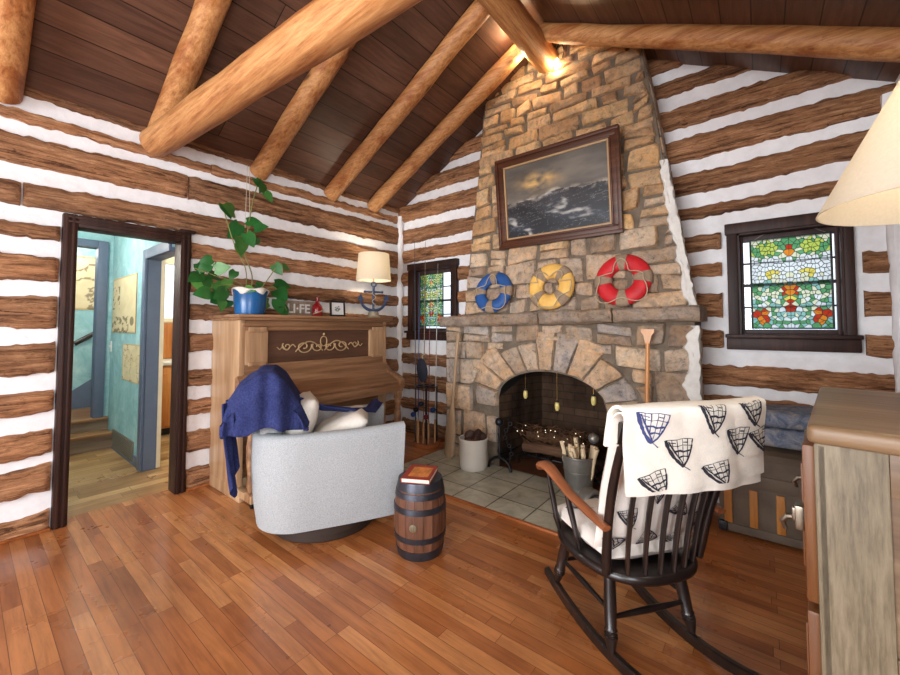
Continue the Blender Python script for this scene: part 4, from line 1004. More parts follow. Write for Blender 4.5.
# ------------------------------------------------------------------ upright piano against the left wall (local: x out of the wall, y along it)
random.seed(41)
pn = thing('upright_piano', 'antique brown upright piano with a carved scroll panel against the left wall', 'piano', (.052, -1.505, 0))
PL = .76   # half length
mb = MB(); mb.bx(-.03, .50, -PL, -PL+.045, .09, 1.385, 0, .006); mb.bx(.0, .56, -PL-.005, -PL+.05, .0, .10, 0, .008); mb.obj('side_panel', M['piano_side'], pn)
mb = MB(); mb.bx(-.03, .50, PL-.045, PL, .09, 1.385, 0, .006); mb.bx(.0, .56, PL-.05, PL+.005, .0, .10, 0, .008); mb.obj('side_panel', M['piano_side'], pn)
mb = MB(); mb.bx(-.035, .57, -PL-.035, PL+.035, 1.405, 1.43, 0, .008); mb.bx(-.03, .545, -PL-.02, PL+.02, 1.385, 1.405, 0, .008); mb.obj('lid', M['piano'], pn)
mb = MB(); mb.bx(-.03, .0, -PL+.045, PL-.045, .1, 1.385, 0); mb.obj('back_board', M['piano_dark'], pn)
mb = MB(); mb.bx(.46, .50, -PL+.045, PL-.045, 1.30, 1.385, 0, .004); mb.bx(.50, .525, -PL+.02, PL-.02, 1.335, 1.36, 0, .006); mb.bx(.46, .50, -PL+.045, PL-.045, .945, 1.03, 0, .004)
mb.obj('upper_rail', M['piano'], pn)
for y in (-PL+.045, PL-.225):
    mb = MB(); mb.bx(.46, .505, y, y+.18, 1.03, 1.30, 0, .004); mb.bx(.505, .52, y+.02, y+.16, 1.29, 1.33, 0, .005); mb.bx(.505, .52, y+.02, y+.16, 1.02, 1.05, 0, .005); mb.obj('pilaster', M['piano_side'], pn)
mb = MB(); mb.bx(.445, .475, -PL+.225, PL-.225, 1.03, 1.30, 0); pp = mb.obj('fretwork_panel', M['piano_dark'], pn)
# carved scroll on the panel
mb = MB()
def spiral(c, r0, turns, sgn, start): 
    return [(.484, c[0]+sgn*r0*(1-.8*i/26)*math.cos(start+turns*2*PI*i/26), c[1]+r0*.8*(1-.8*i/26)*math.sin(start+turns*2*PI*i/26)) for i in range(27)]
for s in (-1, 1):
    mb.tube(spiral((s*.20, 1.155), .078, 1.35, s, PI*.9), .006, 6); mb.tube(spiral((s*.06, 1.15), .06, 1.1, -s, PI*.8), .006, 6); mb.tube(spiral((s*.36, 1.165), .045, 1.2, -s, PI*.75), .005, 6)
    mb.tube([(.484, s*(.28+.12*i/14), 1.155+.022*math.sin(i*.5)) for i in range(15)], .006, 6); mb.tube([(.484, s*(.01+.27*i/18), 1.115+.085*math.sin(PI*i/18)) for i in range(19)], .006, 6); mb.tube([(.484, s*(.40+.05*i/8), 1.15+.010*math.cos(i*.8)) for i in range(9)], .004, 6)
mb.tube([(.484, .035*math.sin(2*PI*i/16), 1.20+.045*math.cos(2*PI*i/16)) for i in range(17)], .005, 6); mb.ball((.486, 0, 1.265), .012, 8)
mb.obj('scroll_carving', M['gilt'], pp)
# fallboard, keybed, arms
mb = MB(); y0, y1 = -PL+.03, PL-.03
mb.prism([(.46, y0, .955), (.50, y0, .955), (.56, y0, .86), (.70, y0, .80), (.735, y0, .775), (.735, y0, .755), (.46, y0, .755)], (0, y1-y0, 0)); mb.obj('fallboard', M['piano'], pn, ang=25)
mb = MB(); mb.bx(.44, .74, y0, y1, .665, .752, 0, .006); mb.bx(.72, .755, y0-.02, y1+.02, .70, .745, 0, .006); mb.obj('keybed', M['piano'], pn)
for y in (-PL-.01, PL-.045):
    mb = MB(); pts = [(.46, .93), (.50, .95), (.535, .90), (.60, .865), (.68, .845), (.74, .82), (.775, .78), (.775, .72), (.74, .66), (.46, .66)]
    mb.prism([(x, y, z) for x, z in pts], (0, .055, 0)); mb.obj('arm', M['piano'], pn, ang=35)
    mb = MB(); c = (.70, y+.0275); mb.bx(c[0]-.035, c[0]+.035, y, y+.055, .59, .66, 0, .006); mb.lathe([(.02, .12), (.03, .16), (.024, .22), (.034, .34), (.036, .44), (.026, .52), (.034, .56), (.034, .59)], (*c, 0), 20); mb.bx(c[0]-.04, c[0]+.04, y-.005, y+.06, .05, .12, 0, .008); mb.obj('leg', M['piano'], pn)
    mb = MB(); mb.bx(.45, .76, y+.002, y+.053, .045, .10, 0, .006); mb.obj('foot_rail', M['piano_side'], pn)
    mb = MB(); mb.cyl((.72, y+.02, .022), (.72, y+.045, .022), .022, seg=14); mb.obj('caster', M['iron'], pn)
mb = MB(); mb.bx(.40, .43, -PL+.045, PL-.045, .15, .66, 0, .004); mb.bx(.43, .44, -PL+.12, PL-.12, .22, .60, 0, .01); mb.obj('lower_panel', M['piano'], pn)
mb = MB(); mb.bx(-.02, .45, -PL+.045, PL-.045, .05, .14, 0, .006); mb.obj('bottom_board', M['piano_side'], pn)
for y in (-.09, .09): mb = MB(); mb.tube([(.40, y, .13), (.50, y, .10), (.58, y, .095)], [.012, .016, .02], 8, squash=(.5, 1.3)); mb.obj('pedal', M['brass'], pn)

# on the piano: potted vine, sign, bottle, picture, anchor lamp ---------------
TZ = 1.4305
pv = thing('potted_vine', 'trailing green vine in a blue glazed pot on the left end of the piano', 'plant', (.27, -2.06, TZ))
mb = MB(); mb.lathe([(0, 0), (.10, 0), (.115, .01), (.128, .10), (.132, .19), (.137, .20), (.137, .215), (.126, .215), (.120, .19), (.10, .02), (0, .02)], seg=36); mb.obj('pot', M['pot'], pv, ang=40)
mb = MB(); mb.lathe([(0, .165), (.117, .165), (.119, .175), (0, .182)], seg=24); mb.obj('soil', M['cone'], pv)
mb = MB(); mb.grid(lambda u, v: ((.134+.010*math.sin(PI*v)+.006*math.sin(u*44))*math.cos(2*PI*u), (.134+.010*math.sin(PI*v)+.006*math.sin(u*44))*math.sin(2*PI*u), .226-(.030+.025*math.sin(u*31.4))*v+.008*math.sin(u*25)), 60, 5, 0, .003)
mb.obj('paper_wrap', M['cream2'], pv)
# leaves: (y, z, size) measured against the wall, x drifts
LV = [(-.40, .17, .10), (-.47, .30, .09), (-.30, .32, .10), (-.22, .22, .09), (-.38, .40, .08), (.26, .30, .11), (.18, .12, .09), (-.42, .30, .095), (-.36, .36, .09), (-.33, .25, .10), (-.44, .22, .085), (-.28, .19, .10), (-.36, .13, .10), (-.24, .28, .085), (-.46, .40, .075), (-.40, .43, .07), (-.20, .12, .085), (-.30, .12, .08), (-.18, .36, .065),
      (-.07, .80, .12), (-.16, .88, .11), (-.24, .93, .10), (.0, .84, .10), (.04, .77, .09), (-.10, .66, .12), (-.04, .71, .10), (-.13, .60, .09), (.07, .70, .08), (.12, 1.20, .095), (.16, 1.13, .08), (.06, 1.23, .07),
      (.22, .46, .085), (.28, .45, .07), (.23, .23, .12), (.20, .14, .11), (.27, .19, .09), (.31, .09, .10), (.27, .12, .08), (-.03, .10, .085), (.04, .24, .08), (-.02, .16, .08), (.10, .29, .06), (-.10, .22, .07)]
mbL = MB(); mbS = MB(); random.seed(77)
def leaf(mb, c, d, nrm, s):
    d = Vector(d).normalized(); nrm = Vector(nrm); nrm = (nrm - d*nrm.dot(d)).normalized(); b = d.cross(nrm)
    hw = [(-.06, .02), (-.02, .30), (.10, .44), (.28, .46), (.5, .38), (.72, .24), (.88, .11), (1.0, .0)]
    mid = [mb.v(Vector(c)+d*(t_*s)+nrm*(-.16*t_*t_*s)) for t_, _ in hw]
    for sg in (-1, 1):
        side = [mb.v(Vector(c)+d*((t_-(.14 if i == 1 else 0))*s)+b*(sg*w_*s)+nrm*(.10*w_*s-.16*t_*t_*s)) for i, (t_, w_) in enumerate(hw)]
        for i in range(len(hw)-1): mb.face([mid[i], mid[i+1], side[i+1], side[i]])
for y, z, s in LV:
    x = .02+rnd(-.06, .08) - (.10 if z > .6 else 0)
    leaf(mbL, (x, y*.88+.01, z), (rnd(-.1, .5), rnd(-.7, .7), rnd(-1., .15)), (1, rnd(-.5, .4), rnd(-.1, .6)), s*1.28)
def vine(pts, r=.004):
    P = [Vector(p) for p in pts]; out = []
    for i in range(len(P)-1):
        p0, p1, p2, p3 = P[max(i-1, 0)], P[i], P[i+1], P[min(i+2, len(P)-1)]
        for k in range(6):
            t_ = k/6; out.append(.5*((2*p1)+(p2-p0)*t_+(2*p0-5*p1+4*p2-p3)*t_*t_+(3*p1-p0-3*p2+p3)*t_**3))
    out.append(P[-1]); mbS.tube(out, r, 6)
vine([(0, .0, .17), (-.02, .02, .35), (-.06, -.03, .55), (-.08, .0, .72), (-.1, .02, .82), (-.1, .05, 1.02), (-.12, .10, 1.2)], .005)
vine([(0, -.02, .17), (.02, -.10, .27), (.02, -.24, .30), (.0, -.36, .34), (.0, -.43, .36)]); vine([(.02, -.03, .17), (.04, -.16, .25), (.03, -.30, .22), (.02, -.40, .2)])
vine([(.02, .03, .17), (.03, .12, .3), (.02, .22, .45)]); vine([(.02, .05, .17), (.04, .17, .26), (.04, .24, .2), (.06, .3, .05)]); vine([(0, -.04, .17), (-.03, -.03, .4), (-.06, -.12, .62), (-.08, -.2, .9)], .004)
mbL.obj('leaves', M['leaf'], pv, ang=60); mbS.obj('stems', M['stem'], pv)
mb = MB(); 
for dy in (-.012, .03): mb.cyl((-.1, dy, .78), (-.14, dy*.4+.02, 1.36), .0022, seg=5)
mb.obj('support_string', M['string'], pv)

sg = thing('word_sign', 'grey wooden sign with white letters between the plant and the red bottle', 'sign', (.17, -1.535, TZ), math.radians(90))
mb = MB(); mb.bx(-.175, .175, -.012, .012, 0, .155, 0, .003); mb.obj('board', M['sign'], sg)
def text(name, body, size, mat, parent, loc, rot=(PI/2, 0, 0)):
    cu = bpy.data.curves.new(name, 'FONT'); cu.body = body; cu.size = size; cu.extrude = .002; cu.offset = .0022; cu.align_x = 'CENTER'; cu.align_y = 'CENTER'
    o = bpy.data.objects.new(name, cu); COL.objects.link(o); dg = bpy.context.evaluated_depsgraph_get(); me = bpy.data.meshes.new_from_object(o.evaluated_get(dg)); bpy.data.objects.remove(o); me.materials.clear(); me.materials.append(mat)
    o = bpy.data.objects.new(name, me); COL.objects.link(o); o.parent = parent; o.location = loc; o.rotation_euler = rot; return o
text('lettering', 'LI\u00b7FE', .125, M['white'], sg, (-.02, -.0145, .075))
bt = thing('red_bottle', 'small dark red glass bottle standing on the piano by the picture', 'bottle', (.22, -1.375, TZ)); mb = MB()
mb.lathe([(0, 0), (.046, 0), (.052, .01), (.054, .08), (.046, .115), (.022, .14), (.016, .165), (.018, .20), (.012, .205), (0, .205)], seg=24); mb.obj('body', M['red_glass'], bt, ang=50)
mb = MB(); mb.tube([(.0565*math.cos(a), .0565*math.sin(a), .03+.05*(a+1.3)/2.6) for a in [-1.3+2.6*i/12 for i in range(13)]], .006, 6); mb.obj('rope_band', M['rope'], bt)
pf = thing('small_picture', 'small black framed picture standing on the piano', 'picture frame', (.20, -1.115, TZ+.012), math.radians(78)); pf.rotation_euler = (math.radians(-6), 0, math.radians(80))
mb = MB(); w_, h_ = .17, .165
for a in ((-w_/2, w_/2, 0, .018), (-w_/2, w_/2, h_-.018, h_)): mb.bx(a[0], a[1], -.010, .010, a[2], a[3], 0, .003)
for a in (-w_/2, w_/2-.018): mb.bx(a, a+.018, -.010, .010, .018, h_-.018, 0, .003)
mb.obj('frame', M['black_plastic'], pf)
def smallpic(u, v): return S(120, 124, 124) if ((u-.5)**2+(v-.5)**2 < .06 and fbm(u*9, v*9) > -.12) else S(226, 228, 226)
o = paint_grid(w_-.03, h_-.03, 20, 20, smallpic, 'print', M['paper'], pf); o.location = (0, -.002, h_/2)
al = thing('anchor_lamp', 'table lamp with a navy anchor base and lit cream drum shade on the piano', 'lamp', (.27, -.685, TZ), math.radians(62))
mb = MB(); mb.lathe([(0, 0), (.075, 0), (.08, .01), (.07, .02), (.06, .03), (.058, .065), (.045, .075), (0, .075)], seg=28); mb.obj('base', M['pewter'], al)
mb = MB(); mb.tube([(0, 0, .07), (0, 0, .37)], .014, 12); mb.tube([(-.095, 0, .30), (.095, 0, .30)], .012, 10); 
for s in (-1, 1): mb.ball((s*.098, 0, .30), .016, 10)
mb.tube([(.15*math.sin(a), 0, .235-.15*math.cos(a)) for a in [-1.35+2.7*i/20 for i in range(21)]], [.010+.009*math.cos(PI*(i/20-.5)) for i in range(21)], 10)
for s in (-1, 1): mb.prism([(s*.145, -.012, .275), (s*.11, -.012, .20), (s*.185, -.012, .21)], (0, .024, 0))
mb.torus((0, 0, .385), .026, .008, Matrix.Rotation(PI/2, 3, 'X'), 20, 8); mb.obj('anchor', M['anchor'], al)
mb = MB(); mb.tube([(.02*math.sin(i*.8), -.018, .12+i*.012) for i in range(16)], .004, 6); mb.obj('rope', M['rope'], al)
mb = MB(); mb.cyl((0, 0, .41), (0, 0, .56), .007, seg=8); mb.tube([(-.165, 0, .68), (0, 0, .685), (.165, 0, .68)], .003, 6); mb.tube([(0, 0, .56), (0, 0, .69)], .004, 6); mb.obj('stem', M['brass'], al)
mb = MB(); mb.lathe([(.198, .43), (.172, .735), (.169, .735), (.195, .43), (.198, .43)], seg=40); mb.obj('lamp_shade', M['shade'], al, ang=50)
mb = MB(); mb.ball((0, 0, .56), (.03, .03, .042), 12); mb.obj('bulb', M['bulb'], al)

# ------------------------------------------------------------------ swivel armchair (local +y = the way it faces)
ac = thing('swivel_armchair', 'pale grey barrel-back swivel armchair seen from its side before the piano', 'armchair', (1.30, -1.98, 0), math.radians(-30))
def sup(a, p): c, s = math.cos(a), math.sin(a); return math.copysign(abs(c)**p, c), math.copysign(abs(s)**p, s)
# the shell: outer arm - back - arm, in plan a rounded U, open at the front
PLAN = [(.385, .47), (.40, .30), (.41, .10), (.41, -.10)] + [(.41-.27+.27*math.cos(t_), -.19-.27*math.sin(t_)) for t_ in [PI/2*i/8 for i in range(9)]]
PLAN = PLAN + [(-x, y) for x, y in PLAN[::-1]]
PLEN = [0.]
for (a_, b_), (c_, d_) in zip(PLAN, PLAN[1:]): PLEN.append(PLEN[-1]+math.hypot(c_-a_, d_-b_))
def shell(u, v, inner=False):
    """u 0..1 from the front of one arm round the back to the other, v 0..1 bottom to top"""
    L = u*PLEN[-1]; x = lerpk(list(zip(PLEN, [q[0] for q in PLAN])), L); y = lerpk(list(zip(PLEN, [q[1] for q in PLAN])), L)
    front = max(0, y)/.47; top = .668 + .014*front*front; z = lerp(.105, top, v)
    k = .93 + .07*v + .035*math.sin(PI*v)
    x *= k; y = y*k if y < 0 else y*(.95+.05*v) - .0
    if inner:
        d = .115 - .02*v; L2 = math.hypot(x, min(y, 0) or 1e-6)
        if y > 0: x -= math.copysign(d, x)
        else: x -= x/L2*d; y -= min(y, 0)/L2*d
    return (x, y, z)
mb = MB(); nu, nv = 56, 14
prof = [(False, v/nv) for v in range(nv+1)]
rings = []
for i in range(nu+1):
    u = i/nu; o_ = [Vector(shell(u, v/nv)) for v in range(nv+1)]; n_ = [Vector(shell(u, v/nv, True)) for v in range(nv, -1, -1)]
    tp = (o_[-1]+n_[0])/2 + Vector((0, 0, .018)); rings.append([mb.v(p) for p in o_] + [mb.v(tp)] + [mb.v(p) for p in n_])
for A, B in zip(rings, rings[1:]):
    for j in range(len(A)-1): mb.face([A[j], A[j+1], B[j+1], B[j]])
    mb.face([A[-1], A[0], B[0], B[-1]])
mb.face(rings[0]); mb.face(rings[-1][::-1])
mb.obj('shell', M['boucle'], ac, ang=70)
mb = MB(); mb.lathe([(0, 0), (.34, 0), (.35, .01), (.35, .045), (.37, .055), (.37, .10), (0, .10)], (0, -.0, 0), 40); mb.obj('swivel_base', M['plinth'], ac)
mb = MB(); mb.box((0, .06, .26), (.66, .72, .34), 0, .05, None, 4); mb.obj('seat_deck', M['boucle'], ac, ang=60)
def pillow(mb, c, d, rot, mi=0, nu=18, puff=1.):
    """a soft cushion: box plan with swelling faces"""
    R_ = rot.to_3x3() if rot else Matrix.Identity(3); c = Vector(c)
    for sgn in (1, -1):
        P = []
        for i in range(nu+1):
            row = []
            for j in range(nu+1):
                u, v = 2*i/nu-1, 2*j/nu-1; e = ((1-abs(u)**3.2)*(1-abs(v)**3.2)); h = max(0, e)**.55
                sh = 1-.05*(abs(u)*abs(v))**2 - .03*(1-abs(u)**2)*(abs(v)**6) - .03*(1-abs(v)**2)*(abs(u)**6)
                row.append(mb.v(c + R_ @ Vector((u*d[0]/2*sh, v*d[1]/2*sh, sgn*(d[2]/2*h*puff + .003)+.010*h*nz(u*2.3, v*2.3, sgn*3.+d[0]*9)))))
            P.append(row)
        for i in range(nu):
            for j in range(nu): mb.face([P[i][j], P[i+1][j], P[i+1][j+1], P[i][j+1]] if sgn > 0 else [P[i][j], P[i][j+1], P[i+1][j+1], P[i+1][j]], mi)
    bmesh.ops.remove_doubles(mb.bm, verts=list(mb.bm.verts), dist=.0085)
mb = MB(); pillow(mb, (0, .08, .47), (.64, .68, .17), None); mb.obj('seat_cushion', M['boucle'], ac, ang=60)
mb = MB(); mb.box((0, -.345, .665), (.56, .12, .60), 0, .05, Matrix.Rotation(math.radians(10), 3, 'X'), 4); mb.obj('backrest', M['boucle'], ac, ang=60)
for x, y, z, rz, rx, lab in ((.06, -.185, .68, .05, -66, 'cream scatter cushion at the back of the armchair under the navy throw'), (.06, .09, .625, -.15, -26, 'cream scatter cushion leaning in the middle of the armchair seat')):
    mb = MB(); pillow(mb, (0, 0, 0), (.45, .42, .17), None); o = mb.obj('scatter_cushion', M['cushion'], None, ang=175)
    R_ = Matrix.Rotation(math.radians(-30), 4, 'Z'); o.matrix_world = Matrix.Translation((1.30, -1.98, 0)) @ R_ @ Matrix.Translation((x, y, z)) @ Matrix.Rotation(rz, 4, 'Z') @ Matrix.Rotation(math.radians(-rx), 4, 'X'); tag(o, lab, 'cushion', 'cushions on the armchair')
# navy throw over the chair back
TK = [(0, (-.13, .72)), (.10, (-.18, .83)), (.26, (-.275, .985)), (.36, (-.335, 1.035)), (.46, (-.42, 1.03)), (.56, (-.505, .97)), (.74, (-.565, .86)), (1., (-.585, .72))]
def thr(u, v):
    w_ = lerp(-.36, .62, u); y = lerpk([(a, b[0]) for a, b in TK], v); z = lerpk([(a, b[1]) for a, b in TK], v)
    over = max(0, w_-.26); x = w_ if over == 0 else .26+.10*(1-math.exp(-over*9)) + over*.10
    z -= .92*max(0, over-.03)*(1 if z-.92*over > .60 else .3); z -= .05*max(0, -w_-.2)*4
    y += (.06*over*math.sin(v*6.)) + (.05*max(0, abs(2*u-1)-.6) if v > .5 else 0)
    f = .014*math.sin(w_*24+v*2.5)+.010*math.sin(w_*41+1.3-v*4)
    if over > .02: x += .012+.018*math.sin(y*38)+.010*math.sin(y*61+1)
    return (x, y-abs(f)*(1 if v > .5 else .3), max(z, .705) + .010*nz(w_*7, v*7) + (.45*abs(f) if .1 < v < .5 else 0) + .008)
th_ = thing('navy_throw', 'navy blue fleece throw draped over the back of the grey armchair', 'blanket', (1.30, -1.98, 0), math.radians(-30))
mb = MB(); mb.grid(thr, 54, 44, 0, .009)
mb.grid(lambda u, v: (lerp(.06, .30, u)*(1-.22*v)+.05*v+.012*math.sin(v*7), -.585-.02*math.sin(v*2.2)+.014*math.sin(u*11+v*2)+.06*v, lerp(.88, .30+.12*abs(u-.62)*2, v)), 14, 26, 0, .009)
STR = [(0, (.10, -.24, .86)), (.25, (.12, -.04, .775)), (.5, (.10, .14, .745)), (.75, (-.08, .32, .70)), (1., (-.34, .42, .715))]
mb.grid(lambda u, v: (lerpk([(a, b[0]) for a, b in STR], v)+(u-.5)*.11, lerpk([(a, b[1]) for a, b in STR], v)+(u-.5)*.07, lerpk([(a, b[2]) for a, b in STR], v)+.012+.014*math.sin(u*7+v*5)), 10, 40, 0, .009)
mb.obj('fleece', M['navy'], th_, ang=70)

# ------------------------------------------------------------------ barrel table and book
bl = thing('barrel_table', 'small wooden barrel with dark iron hoops used as a side table by the armchair', 'barrel', (2.095, -1.865, 0))
BH = .43
def brad(z): f = z/BH*2-1; return .127+.028*(1-f*f)
mb = MB()
for k in range(18):
    a0, a1 = 2*PI*k/18+.006, 2*PI*(k+1)/18-.006; rows = []
    for j in range(13):
        z = BH*j/12; r = brad(z); rows.append([mb.v((r*math.cos(a), r*math.sin(a), z)) for a in (a0, (a0+a1)/2, a1)] + [mb.v(((r-.014)*math.cos(a1), (r-.014)*math.sin(a1), z)), mb.v(((r-.014)*math.cos(a0), (r-.014)*math.sin(a0), z))])
    for A, B in zip(rows, rows[1:]):
        for j in range(5): mb.face([A[j], A[(j+1) % 5], B[(j+1) % 5], B[j]])
    mb.face(rows[0]); mb.face(rows[-1][::-1])
mb.obj('staves', M['barrel'], bl, ang=25)
mb = MB(); mb.lathe([(0, .405), (.118, .405), (.118, .42), (0, .42)], seg=36); mb.obj('head', M['barrel'], bl)
for z0, z1 in ((.005, .055), (.105, .135), (.265, .297), (.345, .376), (.385, .432)):
    mb = MB(); mb.lathe([(brad(z0)-.002, z0), (brad(z0)+.004, z0), (brad((z0+z1)/2)+.0045, (z0+z1)/2), (brad(z1)+.004, z1), (brad(z1)-.002, z1)], seg=48); mb.obj('hoop', M['hoop'], bl)
mb = MB(); a = math.radians(-62); r = brad(.2); mb.lathe([(0, 0), (.02, 0), (.022, .004), (.014, .008), (0, .008)], (r*math.cos(a), r*math.sin(a), .20), 16, 0, Matrix.Rotation(a, 3, 'Z') @ Matrix.Rotation(PI/2, 3, 'Y')); mb.obj('bung', M['oak'], bl)
bo = thing('hardback_book', 'red hardback book with an orange picture cover lying on the barrel', 'book', (2.095, -1.865, .4325), math.radians(28))
mb = MB(); mb.bx(-.085, .085, -.115, .115, 0, .003, 0); mb.bx(-.085, .085, -.115, .115, .023, .026, 0, .001); mb.bx(-.088, -.083, -.115, .115, 0, .026, 0, .002); mb.obj('cover', M['book_red'], bo, smooth=False)
mb = MB(); mb.bx(-.082, .081, -.111, .111, .003, .023, 0); mb.obj('pages', M['pages'], bo, smooth=False)
mb = MB(); mb.bx(-.055, .065, -.075, .075, .026, .0266, 0); mb.obj('cover_picture', M['book_pic'], bo, smooth=False)

# ------------------------------------------------------------------ rocking chair (local +y = the way it faces)
RCX, RCY, RCA = 3.187, -1.70, math.atan2(.8, .6)
rc = thing('rocking_chair', 'black spindle-back rocking chair with brown arms seen from behind', 'rocking chair', (RCX, RCY, 0), RCA)
for s in (-1, 1):
    mb = MB(); pts = []
    for i in range(25):
        y = lerp(-.55, .30, i/24); pts.append((y, .0 + (y+.06)**2/(2*1.18)))
    rows = []
    for i, (y, z) in enumerate(pts):
        h = .040*(1 if 1 < i < 22 else .8); w_ = .016; zt = z+h
        x = s*(.195+.012*(y/.4)); rows.append([mb.v((x-w_, y, z+.002)), mb.v((x+w_, y, z+.002)), mb.v((x+w_, y, zt-.006)), mb.v((x+w_*.6, y, zt)), mb.v((x-w_*.6, y, zt)), mb.v((x-w_, y, zt-.006))])
    for A, B in zip(rows, rows[1:]):
        for j in range(6): mb.face([A[j], A[(j+1) % 6], B[(j+1) % 6], B[j]])
    mb.face(rows[0]); mb.face(rows[-1][::-1]); mb.obj('rocker', M['black_worn'], rc, ang=40)
def turned(p0, p1, prof, seg=16):
    mb = MB(); p0, p1 = Vector(p0), Vector(p1); mb.tube([p0.lerp(p1, t_) for t_, _ in prof], [r for _, r in prof], seg); return mb
LEG = [(0, .012), (.06, .017), (.16, .024), (.19, .027), (.205, .021), (.225, .026), (.245, .020), (.27, .026), (.30, .022), (.55, .025), (.85, .023), (.90, .026), (1, .02)]
for x0, y0, x1, y1 in ((-.195, .215, -.17, .15), (.195, .215, .17, .15), (-.197, -.20, -.165, -.15), (.197, -.20, .165, -.15)):
    zb = .036 + (y0+.06)**2/(2*1.18); turned((x0, y0, zb), (x1, y1, .335), LEG).obj('leg', M['black_worn'], rc, ang=60)
mb = turned((-.185, -.182, .165), (.185, -.182, .165), [(0, .008), (.5, .014), (1, .008)], 10); mb.obj('stretcher', M['black_paint'], rc, ang=60)
mb = turned((-.185, .19, .18), (.185, .19, .18), [(0, .008), (.5, .014), (1, .008)], 10); mb.obj('stretcher', M['black_paint'], rc, ang=60)
for s in (-1, 1): turned((s*.185, -.18, .19), (s*.185, .19, .19), [(0, .008), (.5, .013), (1, .008)], 10).obj('stretcher', M['black_paint'], rc, ang=60)
# saddle seat
def seat_xy(a):
    c, s_ = math.cos(a), math.sin(a); x = .265*math.copysign(abs(c)**.75, c); y = (-.30 if s_ < 0 else .235)*abs(s_)**.85; return x, y-.0
mb = MB(); rings = []; N_ = 48
for k, z in ((.90, .322), (1.0, .338), (1.012, .352), (.99, .368), (.95, .374), (.6, .366), (.25, .362)):
    rings.append([mb.v((seat_xy(2*PI*i/N_)[0]*k, seat_xy(2*PI*i/N_)[1]*k, z + (.02*max(0, seat_xy(2*PI*i/N_)[1])*k))) for i in range(N_)])
for A, B in zip(rings, rings[1:]):
    for i in range(N_): mb.face([A[i], A[(i+1) % N_], B[(i+1) % N_], B[i]])
mb.face(rings[0][::-1]); mb.face(rings[-1]); mb.obj('seat', M['black_paint'], rc, ang=60)
# back posts, slats, crest rail
BT = 1.0
def backline(x, f):   # f 0 seat .. 1 top
    yb = -.205 - .075*math.cos(x/.24*PI/2); yt = -.40-.045*math.cos(x/.30*PI/2); y = lerp(yb, yt, f) + .03*math.sin(PI*f)*(1 if f < 1 else 0); return Vector((x*lerp(1, 1.24, f), y, lerp(.365, BT, f)))
for x in (-.225, .225):
    mb = MB(); mb.tube([backline(x, i/10) for i in range(11)][:-1], [.017, .019, .018, .017, .017, .017, .017, .016, .015, .014], 12); mb.obj('back_post', M['black_worn'], rc, ang=60)
for x in (-.155, -.093, -.031, .031, .093, .155):
    mb = MB(); mb.tube([backline(x, i/10) for i in range(11)], .0105, 10, squash=(.62, 1.25)); mb.obj('spindle', M['black_worn'], rc, ang=60)
mb = MB(); rows = []
for i in range(17):
    x = lerp(-.245, .245, i/16); p = backline(x, 1); q = backline(x, .87); h = .03*math.cos(x/.245*PI/2)
    rows.append([mb.v(q+Vector((0, -.011, 0))), mb.v(q+Vector((0, .011, 0))), mb.v(p+Vector((0, .010, h))), mb.v(p+Vector((0, -.010, h)))])
for A, B in zip(rows, rows[1:]):
    for j in range(4): mb.face([A[j], A[(j+1) % 4], B[(j+1) % 4], B[j]])
mb.face(rows[0]); mb.face(rows[-1][::-1]); mb.obj('crest_rail', M['black_worn'], rc, ang=40)
for s in (-1, 1):
    mb = MB(); P = [(s*.272, -.285, .575), (s*.278, -.17, .592), (s*.278, -.05, .607), (s*.275, .06, .632), (s*.272, .13, .652), (s*.270, .185, .655), (s*.27, .222, .642), (s*.27, .238, .62)]
    mb.tube(P, [.018, .021, .022, .024, .028, .031, .029, .018], 12, squash=(.62, 1.15)); mb.obj('arm', M['arm_wood'], rc, ang=60)
    for ya, yb in ((.125, .15), (-.045, .0)):
        mb = turned((s*.235, ya, .372), (s*.276, yb, .625), [(0, .009), (.15, .014), (.22, .017), (.3, .012), (.6, .014), (1, .008)], 10); mb.obj('arm_spindle', M['black_paint'], rc, ang=60)
# prints of sailing ships as strokes laid on a cloth surface
SHIP = [([(-.46, .52), (-.38, .22), (-.20, -.16), (.02, -.46), (.10, -.52)], .085), ([(.10, -.52), (.06, -.36), (-.10, -.08), (-.28, .26), (-.36, .46)], .04), ([(.10, -.50), (.22, -.34), (.36, -.02), (.44, .26)], .05),
        ([(-.44, .52), (-.1, .49), (.14, .52), (.48, .47)], .02), ([(-.26, .50), (-.20, .08)], .016), ([(-.08, .50), (-.04, -.16)], .022), ([(.12, .50), (.10, -.34)], .016), ([(.30, .49), (.24, -.20)], .022), ([(.47, .47), (.43, .20)], .03),
        ([(-.34, .30), (-.06, .24), (.10, .28), (.46, .22)], .018), ([(-.20, .05), (.02, .07), (.12, .02), (.36, .06)], .055), ([(-.02, -.18), (.10, -.14), (.26, -.17)], .05), ([(-.30, .40), (-.12, .36)], .03), ([(.14, .38), (.28, .36)], .035), ([(.10, -.50), (.22, -.60), (.30, -.68)], .025)]
